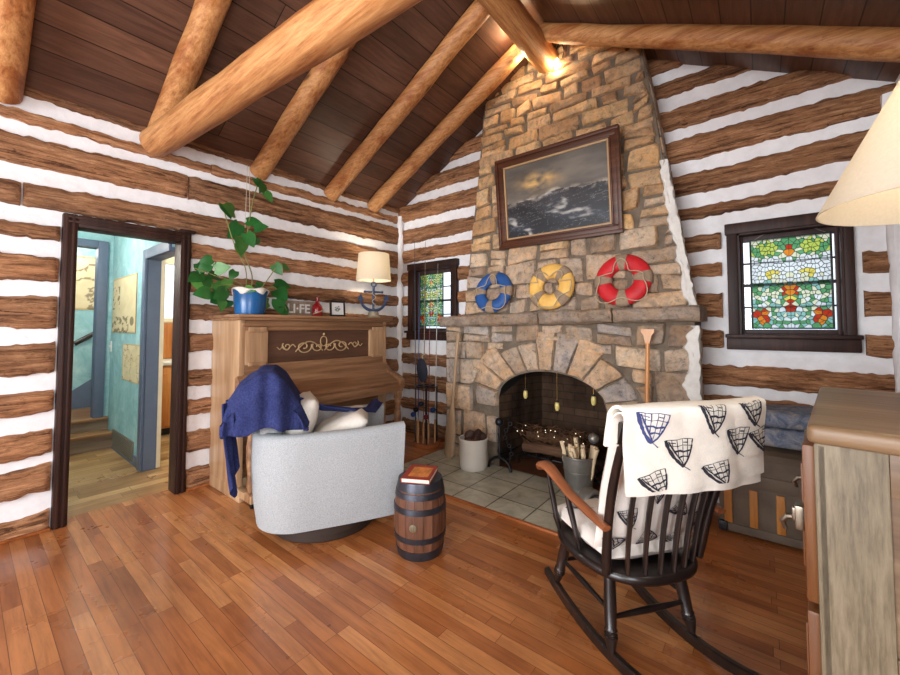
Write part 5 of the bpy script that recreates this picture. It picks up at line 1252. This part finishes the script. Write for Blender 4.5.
def strokes(mb, surf, cu, cv, sx, sz, rot, mi, lift=.004, shape=SHIP):
    """draw the ship on surf(u, v) -> point, u and v in metres on the cloth"""
    cr, sr = math.cos(rot), math.sin(rot)
    def P(a, b): x, y = (a*cr-b*sr)*sx, (a*sr+b*cr)*sz; return surf(cu+x, cv+y)
    for pts, w_ in shape:
        fine = []
        for (a, b), (c, d) in zip(pts, pts[1:]):
            n = max(2, int(math.hypot((c-a)*sx, (d-b)*sz)/.009))
            for i in range(n): fine.append((lerp(a, c, i/n), lerp(b, d, i/n)))
        fine.append(pts[-1])
        L, R_ = [], []
        for i, (a, b) in enumerate(fine):
            p, q = fine[max(i-1, 0)], fine[min(i+1, len(fine)-1)]; dx, dy = q[0]-p[0], q[1]-p[1]; l = math.hypot(dx, dy) or 1
            k = w_*(.8+.5*nz(a*9, b*9, cu*7))*.75; L.append(P(a-dy/l*k, b+dx/l*k)); R_.append(P(a+dy/l*k, b-dx/l*k))
        for i in range(len(fine)-1):
            n_ = (L[i+1]-L[i]).cross(R_[i]-L[i]); 
            mb.poly([L[i], L[i+1], R_[i+1], R_[i]], mi)
# the folded blanket over the crest rail
BKX0, BKX1 = -.325, .275
PROF = [(0, (-.395, .765)), (.10, (-.408, .85)), (.21, (-.428, .945)), (.30, (-.452, 1.02)), (.335, (-.455, 1.045)), (.365, (-.43, 1.058)), (.40, (-.395, 1.05)), (.44, (-.372, 1.03)), (.54, (-.352, .93)), (.72, (-.325, .75))]
def blk(off):
    def f(xm, s):    # xm metres across, s metres along the path
        t_ = s; y = lerpk([(a, b[0]) for a, b in PROF], t_); z = lerpk([(a, b[1]) for a, b in PROF], t_)
        g = (xm-BKX0)/(BKX1-BKX0); out = -1 if t_ < .35 else 1
        wv = .010*nz(xm*6, t_*5)+.006*math.sin(xm*17+t_*6); y += out*(abs(wv)+off) - .055*max(0, g-.78)**1.*out*0
        if t_ < .35: y -= .075*math.cos(min(1, abs(xm)/.36)*PI/2)*.45
        else: y -= .03
        z += .012*nz(xm*4, 2.)+.022*max(0, g-.8)*4*.3 + (.02*(g-.5) if t_ < .1 else 0) + off*(1-min(1, abs(t_-.35)*8))
        xm += (.048 if t_ < .35 else .02)*(1-min(1, t_/.335)) if t_ < .335 else 0
        return Vector((xm-.012, y, z))
    return f
bk_ = thing('ship_blanket', 'folded cream fleece blanket printed with dark sailing ships over the rocking chair back', 'blanket', (RCX, RCY, 0), RCA)
bf = blk(.012)
mb = MB(); mb.grid(lambda u, v: bf(lerp(BKX0, BKX1, u), lerp(.0, .56, v)), 34, 44, 0, .012)
bf2 = blk(.0005); mb.grid(lambda u, v: bf2(lerp(BKX0+.008, BKX1-.004, u), lerp(-.0, .535, v)) + Vector((0, 0, -.012-.025*u)), 34, 40, 0, .006)
bo_ = blk(.0155); random.seed(5)
for cu, cv, r, m in ((-.235, .262, -.12, 2), (.0, .29, -.05, 1), (.19, .300, .15, 1), (-.125, .155, .05, 1), (.125, .185, .05, 1), (.25, .17, .25, 1), (-.215, .03, .3, 1), (.04, .045, .3, 1)):
    shp = SHIP; f = lambda a, b: bo_(min(max(a, BKX0+.002), BKX1), min(max(b, .004), .345))
    strokes(mb, f, cu, cv, .118, .112, r, m)
mb.obj('fleece', [M['cream'], M['ink'], M['ink_blue']], bk_, ang=70)
# chair cushions
seatc = thing('seat_cushion', 'cream cushion with dark ship prints lying on the rocking chair seat', 'cushion', (RCX, RCY, .372), RCA)
def cush_surf(c, d, sgn):
    def f(a, b):
        u, v = max(-1, min(1, a/(d[0]/2))), max(-1, min(1, b/(d[1]/2))); e = max(0, (1-abs(u)**3.2)*(1-abs(v)**3.2)); return Vector((c[0]+a, c[1]+b, c[2]+sgn*(d[2]/2*e**.55+.0125)))
    return f
mb = MB(); cc, dd = (0, .0, .052), (.47, .47, .095); pillow(mb, cc, dd, None); f = cush_surf(cc, dd, 1)
for a, b, r in ((-.14, .1, .4), (.02, .14, -.5), (-.12, -.08, 1.5), (.14, .05, .2), (.12, -.12, 2.)): strokes(mb, f, a, b, .09, .09, r, 1)
mb.obj('pad', [M['cream2'], M['ink']], seatc, ang=60)
bkc = thing('back_cushion', 'tall cream cushion with dark ship prints seen through the rocking chair spindles', 'cushion', (RCX, RCY, 0), RCA)
mb = MB(); cc, dd = (0, 0, 0), (.53, .58, .13); pillow(mb, cc, dd, None, nu=22)
f0 = cush_surf(cc, dd, 1)
for i, (a, b, r) in enumerate([(-.17, -.10, .3), (-.06, -.20, 1.3), (-.05, .02, 2.2), (.06, -.08, .8), (.14, .06, -.4), (.17, -.14, 1.8), (-.16, .12, 2.8), (.07, .16, .2), (-.2, -.22, 2.0), (.07, -.235, .5), (.21, -.02, 1.)]): strokes(mb, f0, a, b, .08, .085, r, 1)
o = mb.obj('pad', [M['cream2'], M['ink']], bkc, ang=60); o.location = (.012, -.225, .70); o.rotation_euler = (math.radians(90+14), 0, 0)

# ------------------------------------------------------------------ trunk and quilt under the right window
tk = thing('steamer_trunk', 'dark metal-clad steamer trunk with wooden slats under the right window', 'trunk', (3.92, -.295, 0))
TW, TD, TH = .44, .19, .58
mb = MB(); mb.bx(-TW, TW, -TD, TD, .02, .38, 0, .01); mb.obj('body', M['trunk'], tk)
mb = MB(); rows = []
for i in range(13):
    a = PI*i/12; rows.append([(x, -TD*math.cos(a)*1.0, .39+.19*max(0, math.sin(a))**.45) for x in (-TW, TW)])
for A, B in zip(rows, rows[1:]): mb.poly([A[0], A[1], B[1], B[0]])
mb.poly([r[0] for r in rows]); mb.poly([r[1] for r in rows][::-1]); mb.obj('domed_lid', M['trunk'], tk, ang=30)
for i in range(7):
    x = -.39+i*.13; mb = MB(); mb.bx(x-.021, x+.021, -TD-.014, -TD, .075, .305, 0, .004); mb.obj('slat', M['trunk_slat'], tk)
mb = MB(); mb.bx(-TW-.004, TW+.004, -TD-.008, -TD+.01, .02, .07, 0, .004); mb.bx(-TW-.004, TW+.004, -TD-.010, -TD+.01, .32, .40, 0, .004); mb.obj('iron_band', M['trunk'], tk)
for x in (-TW+.02, TW-.02): mb = MB(); mb.box((x, -TD-.01, .05), (.05, .03, .06), 0, .008); mb.obj('corner_cap', M['iron'], tk)
mb = MB(); mb.box((0, -TD-.014, .37), (.07, .012, .1), 0, .004); mb.tube([(-.02, -TD-.02, .35), (0, -TD-.035, .33), (.02, -TD-.02, .35)], .005, 6); mb.obj('hasp', M['hoop'], tk)
qt = thing('folded_quilt', 'folded blue and grey patterned quilt piled on the dark trunk', 'quilt', (3.94, -.295, .575))
for k, (w_, z, h) in enumerate(((.41, .0, .13), (.40, .122, .115))):
    mb = MB()
    def qf(u, v, w_=w_, z=z, h=h, k=k):
        a = 2*PI*v; y = .185*math.copysign(abs(math.cos(a))**.55, math.cos(a)); zz = z+h/2+h/2*math.copysign(abs(math.sin(a))**.55, math.sin(a)); x = lerp(-w_, w_, u); return (x, y+.012*nz(u*4, v*5, k), max(.008, zz+.010*nz(u*5, v*4, k+5)*(0 if zz < z+.02 else 1)))
    mb.grid(qf, 24, 24); 
    mb.poly([qf(0, i/24) for i in range(24)]); mb.poly([qf(1, i/24) for i in range(24)][::-1]); mb.obj('fold', M['quilt'], qt, ang=70)

# ------------------------------------------------------------------ oak ice chest cabinet at the right
cb = thing('oak_icebox', 'pale oak icebox cabinet with panelled side and metal latches at the right edge', 'cabinet', (3.861, -1.954, 0), math.radians(-6.5))
CX, CH = .50, 1.10; Y0, Y1 = -.41, .40
mb = MB(); mb.box((.25, -.005, 1.08), (.53, .84, .045), 0, .018, None, 4); mb.obj('top', M['oak_top'], cb)
mb = MB(); mb.bx(.02, CX, Y0+.02, Y1, .05, 1.058, 0); mb.obj('body', M['oak_x'], cb, smooth=False)
for y in (Y0, Y1-.02):
    for x0, x1 in ((0.0, .115), (CX-.1, CX)): mb = MB(); mb.bx(x0, x1, y, y+.022, .0, 1.058, 0, .004); mb.obj('stile', M['oak'], cb)
    for z0, z1 in ((.965, 1.058), (.55, .63), (.03, .13)): mb = MB(); mb.bx(.115, CX-.1, y+.002, y+.02, z0, z1, 0, .003); mb.obj('rail', M['oak_x'], cb)
    mb = MB(); mb.bx(.115, CX-.1, y+.010, y+.018, .63, .965, 0); mb.obj('side_panel', M['oak_x'], cb)
    o = MB(); o.bx(-.145, .145, -.004, .004, -.21, .21, 0); o = o.obj('side_panel', M['oak_fig'], cb); o.location = (.257, y+.012, .34)
mb = MB(); mb.bx(-.004, .02, Y0, Y0+.05, .0, 1.058, 0, .006); mb.obj('front_post', M['oak'], cb)
mb = MB(); mb.bx(-.004, .02, Y1-.05, Y1, .0, 1.058, 0, .006); mb.obj('front_post', M['oak'], cb)
for z0, z1, y0, y1 in ((.66, 1.04, Y0+.05, .0), (.66, 1.04, .005, Y1-.05), (.10, .64, Y0+.05, Y1-.05)):
    mb = MB(); mb.bx(-.028, .0, y0, y1, z0, z1, 0, .008); mb.bx(-.034, -.026, y0+.05, y1-.05, z0+.06, z1-.06, 0, .006); d_ = mb.obj('door', M['oak_dark'], cb)
    zc = (z0+z1)/2
    mb = MB(); mb.bx(-.046, -.028, y0+.012, y0+.05, zc-.03, zc+.03, 0, .004); mb.bx(-.052, -.040, y0+.018, y0+.044, zc-.012, zc+.022, 0, .004); mb.tube([(-.045, y0+.031, zc-.005), (-.062, y0+.031, zc-.008), (-.072, y0+.031, zc-.022), (-.066, y0+.031, zc-.04)], [.008, .007, .006, .005], 8); mb.obj('latch', M['nickel'], d_)
    for zz in (z0+.06, z1-.06): mb = MB(); mb.bx(-.036, -.026, y1-.05, y1-.0, zz-.022, zz+.022, 0, .004); mb.cyl((-.036, y1-.002, zz-.026), (-.036, y1-.002, zz+.026), .006, seg=8); mb.obj('hinge', M['nickel'], d_)
# big lamp on it
bl_ = thing('cone_shade_lamp', 'table lamp with a wide cream cone shade standing on the oak cabinet', 'lamp', (4.13, -2.03, 1.103))
mb = MB(); mb.lathe([(0, 0), (.08, 0), (.085, .012), (.05, .03), (.03, .06), (.06, .12), (.075, .2), (.06, .28), (.025, .33), (.016, .36), (.016, .40), (0, .40)], seg=32); mb.obj('base', M['pot'], bl_, ang=50)
mb = MB(); mb.cyl((0, 0, .40), (0, 0, .92), .006, seg=8); mb.tube([(-.08, 0, .905), (0, 0, .91), (.08, 0, .905)], .003, 6); mb.obj('stem', M['brass'], bl_)
mb = MB(); mb.lathe([(.272, .555), (.095, .905), (.092, .905), (.268, .555), (.272, .555)], seg=56); mb.obj('lamp_shade', M['shade'], bl_, ang=50)
mb = MB(); mb.ball((0, 0, .68), (.03, .03, .042), 12); mb.obj('bulb', M['bulb'], bl_)

# ------------------------------------------------------------------ rod rack in the corner
rk = thing('rod_rack', 'round wooden fishing rod rack standing in the corner beside the piano', 'rack', (.735, -.30, 0))
mb = MB(); mb.lathe([(0, 0), (.15, 0), (.155, .012), (.155, .03), (.145, .04), (0, .04)], seg=32); mb.obj('base', M['rack_wood'], rk)
mb = MB(); mb.torus((0, 0, .66), .125, .010, None, 32, 8, 0, .8); mb.bx(-.12, .12, -.008, .008, .652, .668, 0); mb.bx(-.008, .008, -.12, .12, .652, .668, 0); mb.obj('holder_ring', M['black_worn'], rk)
for k in range(4): a = PI/4+k*PI/2; mb = MB(); mb.cyl((.12*math.cos(a), .12*math.sin(a), .035), (.12*math.cos(a), .12*math.sin(a), .66), .008, seg=8); mb.obj('post', M['black_worn'], rk)
RODS = [(-.105, -.055, 2.33, 'rod_a', -.02, 'dark grey fishing rod, leftmost in the corner rack'), (-.04, -.09, 1.95, 'rod_d', .01, 'blue fishing rod, second from the left in the corner rack'), (.025, -.075, 2.30, 'rod_b', .015, 'brown fishing rod in the middle of the corner rack'), (.085, -.06, 1.75, 'rod_e', .02, 'maroon fishing rod, right of the brown rod in the corner rack'), (.11, .02, 2.05, 'rod_c', .03, 'pale fishing rod, rightmost in the corner rack')]
for i, (x, y, L, m, lean, lab) in enumerate(RODS):
    t_ = thing('fishing_rod', lab, 'fishing rod', (.735+x, -.30+y, .042), 0, 'rods in the corner rack'); t_.rotation_euler = (lean*.3, lean, 0); L -= .05
    mb = MB(); mb.tube([(0, 0, .25), (0, 0, L*.6), (0, 0, L)], [.0055, .0045, .002], 8); mb.obj('blank', M[m], t_)
    mb = MB(); mb.tube([(0, 0, 0), (0, 0, .02), (0, 0, .2), (0, 0, .26)], [.012, .013, .012, .009], 10); mb.obj('grip', M['cork'], t_)
    mb = MB(); zr = .30+.07*(i % 3); mb.lathe([(0, -.02), (.026, -.018), (.03, 0), (.026, .018), (0, .02)], (0, -.04, zr), 16, 0, Matrix.Rotation(PI/2, 3, 'X')); mb.cyl((0, -.03, zr), (0, -.0, zr), .008, seg=8); mb.tube([(.0, -.06, zr), (.03, -.064, zr+.01), (.035, -.075, zr+.01)], .004, 6); mb.obj('reel', M[('rod_d', 'black_plastic', 'rod_a', 'rod_e', 'rod_d')[i]], t_)
    mb = MB()
    for k in range(4): mb.torus((0, -.008, L*(.5+.15*k)), .007-.001*k, .0014, None, 10, 5)
    mb.obj('line_guides', M['nickel'], t_)
cp = thing('dark_net', 'dark navy cloth net bag hung on the rods in the corner rack', 'net', (.80, -.42, .74)); mb = MB()
mb.grid(lambda u, v: ((u-.5)*.15*math.sin(PI*(.12+.8*v)) + .03*(v-.5), -.03*math.sin(PI*u)*math.sin(PI*v)-.012, .24-.24*v - .04*abs(u-.5)*v), 12, 14, 0, .012); mb.obj('bag', M['black_cloth'], cp)
mb = MB(); mb.tube([(.0, -.01, .235), (-.02, .0, .27), (-.01, .03, .29)], .004, 6); mb.obj('cord', M['string'], cp)

# string lights on the ridge, cord in the corner
sl = thing('string_lights', 'black cord of round lit bulbs strung along the ridge log', 'string lights', (RX, -.9, roof(RX)-.34))
BZ = roof(RX)-.34; bulbs = [(-.11, -.70, 3.985), (-.125, -.50, 3.845), (.095, -.265, 3.785)]
pts = [(-.12, -3.4, 3.90), (-.13, -2.3, 3.865), (-.13, -1.5, 3.885), (-.12, -1.0, 3.97), (-.11, -.70, 4.07), (-.12, -.60, 3.99), (-.125, -.50, 3.935), (-.05, -.36, 3.73), (.06, -.29, 3.80), (.095, -.265, 3.88), (.13, -.27, 3.94), (.17, -.27, 3.86), (.15, -.265, 3.78)]
mb = MB(); P = [Vector((p[0], p[1]+.9, p[2]-BZ)) for p in pts]; out = []
for i in range(len(P)-1):
    p0, p1, p2, p3 = P[max(i-1, 0)], P[i], P[i+1], P[min(i+2, len(P)-1)]
    for k in range(6): t_ = k/6; out.append(.5*((2*p1)+(p2-p0)*t_+(2*p0-5*p1+4*p2-p3)*t_*t_+(3*p1-p0-3*p2+p3)*t_**3))
mb.tube(out, .0045, 6); mb.obj('cord', M['wire'], sl)
for i, (x, y, z) in enumerate(bulbs + [(-.12, -1.5, 3.77), (-.12, -2.3, 3.75)]):
    c = Vector((x, y+.9, z-BZ)); mb = MB(); mb.lathe([(0, -.045), (.012, -.042), (.022, -.028), (.024, -.012), (.016, .012), (.011, .02), (0, .02)], c, 14); mb.obj('bulb', M['bulb'], sl)
    mb = MB(); mb.lathe([(.013, .018), (.014, .02), (.013, .055), (.006, .062), (0, .062)], c, 12); mb.tube([c+Vector((0, 0, .06)), c+Vector((0, 0, .10))], .004, 6); mb.obj('socket', M['wire'], sl)
mb = MB(); mb.tube([(.035+.012*nz(i*.6), -.075+.01*nz(i*.7, 4.), 2.4-i*.05) for i in range(34)], .006, 6)
tag(mb.obj('white_cord', M['white'], None), 'thin white cord hanging down the room corner beside the lamp', 'cord')

# ------------------------------------------------------------------ in the hall: old maps, switch, floor grille
TAN = S(222, 208, 172)
def mapf(k):
    def f(u, v):
        c = cmix(TAN, S(200, 182, 142), .5*fbm(u*4+k, v*5)+.3); e = min(u, 1-u, v, 1-v)
        if e < .03: c = S(198, 172, 124)
        n = fbm(u*3.2+k*3, v*4, k)
        if k == 0 and (v < .30 and fbm(u*9, v*14, 2.) > .12 and u < .72 or (u < .32 and .42 < v < .85 and fbm(u*8, v*9, 5.) > .22) or ((u-.85)**2+(v-.2)**2 < .006)): c = cmix(c, S(86, 74, 54), .75)
        if k == 1 and abs(fbm(u*3, v*3, 1.5)) < .035: c = cmix(c, S(130, 104, 66), .8)
        if k == 2 and abs(fbm(u*2.5, v*3.5, 7.)) < .12: c = cmix(c, S(90, 74, 58), .7)
        return c
    return f
for k, (x0, x1, z0, z1, lab) in enumerate(((-2.06, -1.12, 1.27, 1.87, 'large tan old map with dark drawings on the blue hall wall'), (-1.57, -.94, .78, 1.155, 'small tan map low on the blue hall wall by the inner door'))):
    t_ = thing('wall_map', lab, 'map', ((x0+x1)/2, HY-.006, (z0+z1)/2), 0, 'old maps in the hall'); mb = MB(); mb.bx(-(x1-x0)/2, (x1-x0)/2, .001, .005, -(z1-z0)/2, (z1-z0)/2); mb.obj('backing', M['honey'], t_, smooth=False); paint_grid(x1-x0, z1-z0, 60, 60, mapf(k), 'sheet', M['paper'], t_)
t_ = thing('wall_map', 'tall orange-tan map on the stairwell wall behind the blue door frame', 'map', (-2.992, -2.52, 1.89), math.radians(90), 'old maps in the hall'); mb = MB(); mb.bx(-.25, .25, .001, .006, -.34, .34); mb.obj('backing', M['honey'], t_, smooth=False); paint_grid(.5, .68, 40, 50, mapf(2), 'sheet', M['paper'], t_)
ls = thing('light_switch', 'white light switch plate on the blue hall wall beside the big map', 'switch', (-2.10, HY, 1.11)); mb = MB(); mb.bx(-.03, .03, -.008, 0, -.06, .06, 0, .003); mb.obj('plate', M['white'], ls); mb = MB(); mb.bx(-.006, .006, -.018, -.008, -.012, .012, 0, .002); mb.obj('toggle', M['white'], ls)
gr = thing('floor_grille', 'grey metal air return grille at the foot of the blue hall wall', 'vent', (-1.47, HY, .12)); mb = MB(); mb.bx(-.40, .40, -.012, 0, -.095, .095, 0, .004); mb.obj('frame', M['grille'], gr)
for i in range(9): mb = MB(); mb.bx(-.36, .36, -.016, -.012, -.078+i*.0185, -.066+i*.0185, 0); mb.obj('louvre', M['grille'], gr)
# ------------------------------------------------------------------ camera and light
cam = bpy.data.objects.new('camera', bpy.data.cameras.new('camera')); COL.objects.link(cam); SC.camera = cam
cam.location = (3.72, -3.62, 1.33); cam.rotation_euler = (math.radians(92.2), 0, math.radians(38.5))
cam.data.sensor_width = 36; cam.data.sensor_fit = 'HORIZONTAL'; cam.data.lens = 15.6; cam.data.shift_y = -.0283; cam.data.clip_start = .02
w = bpy.data.worlds.new('sky'); SC.world = w; w.use_nodes = True; n = w.node_tree.nodes; L = w.node_tree.links
tc = n.new('ShaderNodeTexCoord'); sp = n.new('ShaderNodeSeparateXYZ'); r = n.new('ShaderNodeValToRGB'); L.new(tc.outputs['Generated'], sp.inputs[0]); L.new(sp.outputs['Z'], r.inputs[0])
e = r.color_ramp.elements; e[0].position = .0; e[0].color = (.62, .70, .78, 1); e[1].position = .12; e[1].color = (.90, .95, 1.0, 1)
L.new(r.outputs[0], n['Background'].inputs[0]); n['Background'].inputs[1].default_value = 1.9
def light(name, typ, loc, power, col=(1, 1, 1), size=None, rot=None, rad=.05):
    l = bpy.data.lights.new(name, typ); l.energy = power; l.color = col; o = bpy.data.objects.new(name, l); COL.objects.link(o); o.location = loc
    if typ == 'AREA': l.shape = 'RECTANGLE'; l.size, l.size_y = size
    else: l.shadow_soft_size = rad
    if rot: o.rotation_euler = rot
    return o
light('daylight_front', 'AREA', (2.2, YF-.1, 1.45), 340, (.93, .96, 1.), (3.4, 1.9), (math.radians(90), 0, 0))
light('daylight_right', 'AREA', (W+.1, -4.35, 1.52), 85, (.93, .96, 1.), (1.7, 1.45), (math.radians(90), 0, math.radians(90)))
light('added_room_fill', 'POINT', (3.1, -3.9, 2.45), 40, (1., .95, .88), rad=.3)  # added fill light out of frame, brightens the room, no fixture there
light('added_hall_fill', 'POINT', (-1.1, -3.3, 2.2), 45, (1., .93, .82), rad=.12)  # unseen point light added to brighten the hall, no fixture modelled
light('added_stair_fill', 'POINT', (-2.7, -2.9, 2.3), 12, (1., .95, .9), rad=.1)  # extra light added for the stairwell, without a visible source
light('added_kitchen_fill', 'POINT', (-1.4, -1.7, 2.2), 40, (1., .92, .8), rad=.12)  # added brightness for the kitchen glimpse, source unseen
WARM = (1., .76, .46)
for i, p_ in enumerate(((2.08, -.70, 3.90), (2.06, -.50, 3.76), (2.31, -.30, 3.70))): light('string_bulb_glow', 'POINT', p_, 5.0, WARM, rad=.03)
light('anchor_lamp_glow', 'POINT', (.27, -.685, 2.07), 8, (1., .88, .68), rad=.04)
light('cone_lamp_glow', 'POINT', (4.13, -2.03, 1.89), 7, (1., .90, .74), rad=.05)
SC.view_settings.view_transform = 'Standard'; SC.view_settings.look = 'None'; SC.view_settings.gamma = 1.; SC.view_settings.exposure = 0.; SC.view_settings.use_curve_mapping = False
SC.cycles.use_denoising = True; SC.cycles.max_bounces = 10; SC.cycles.transparent_max_bounces = 16; SC.cycles.sample_clamp_indirect = 6.; SC.cycles.caustics_reflective = False; SC.cycles.caustics_refractive = False
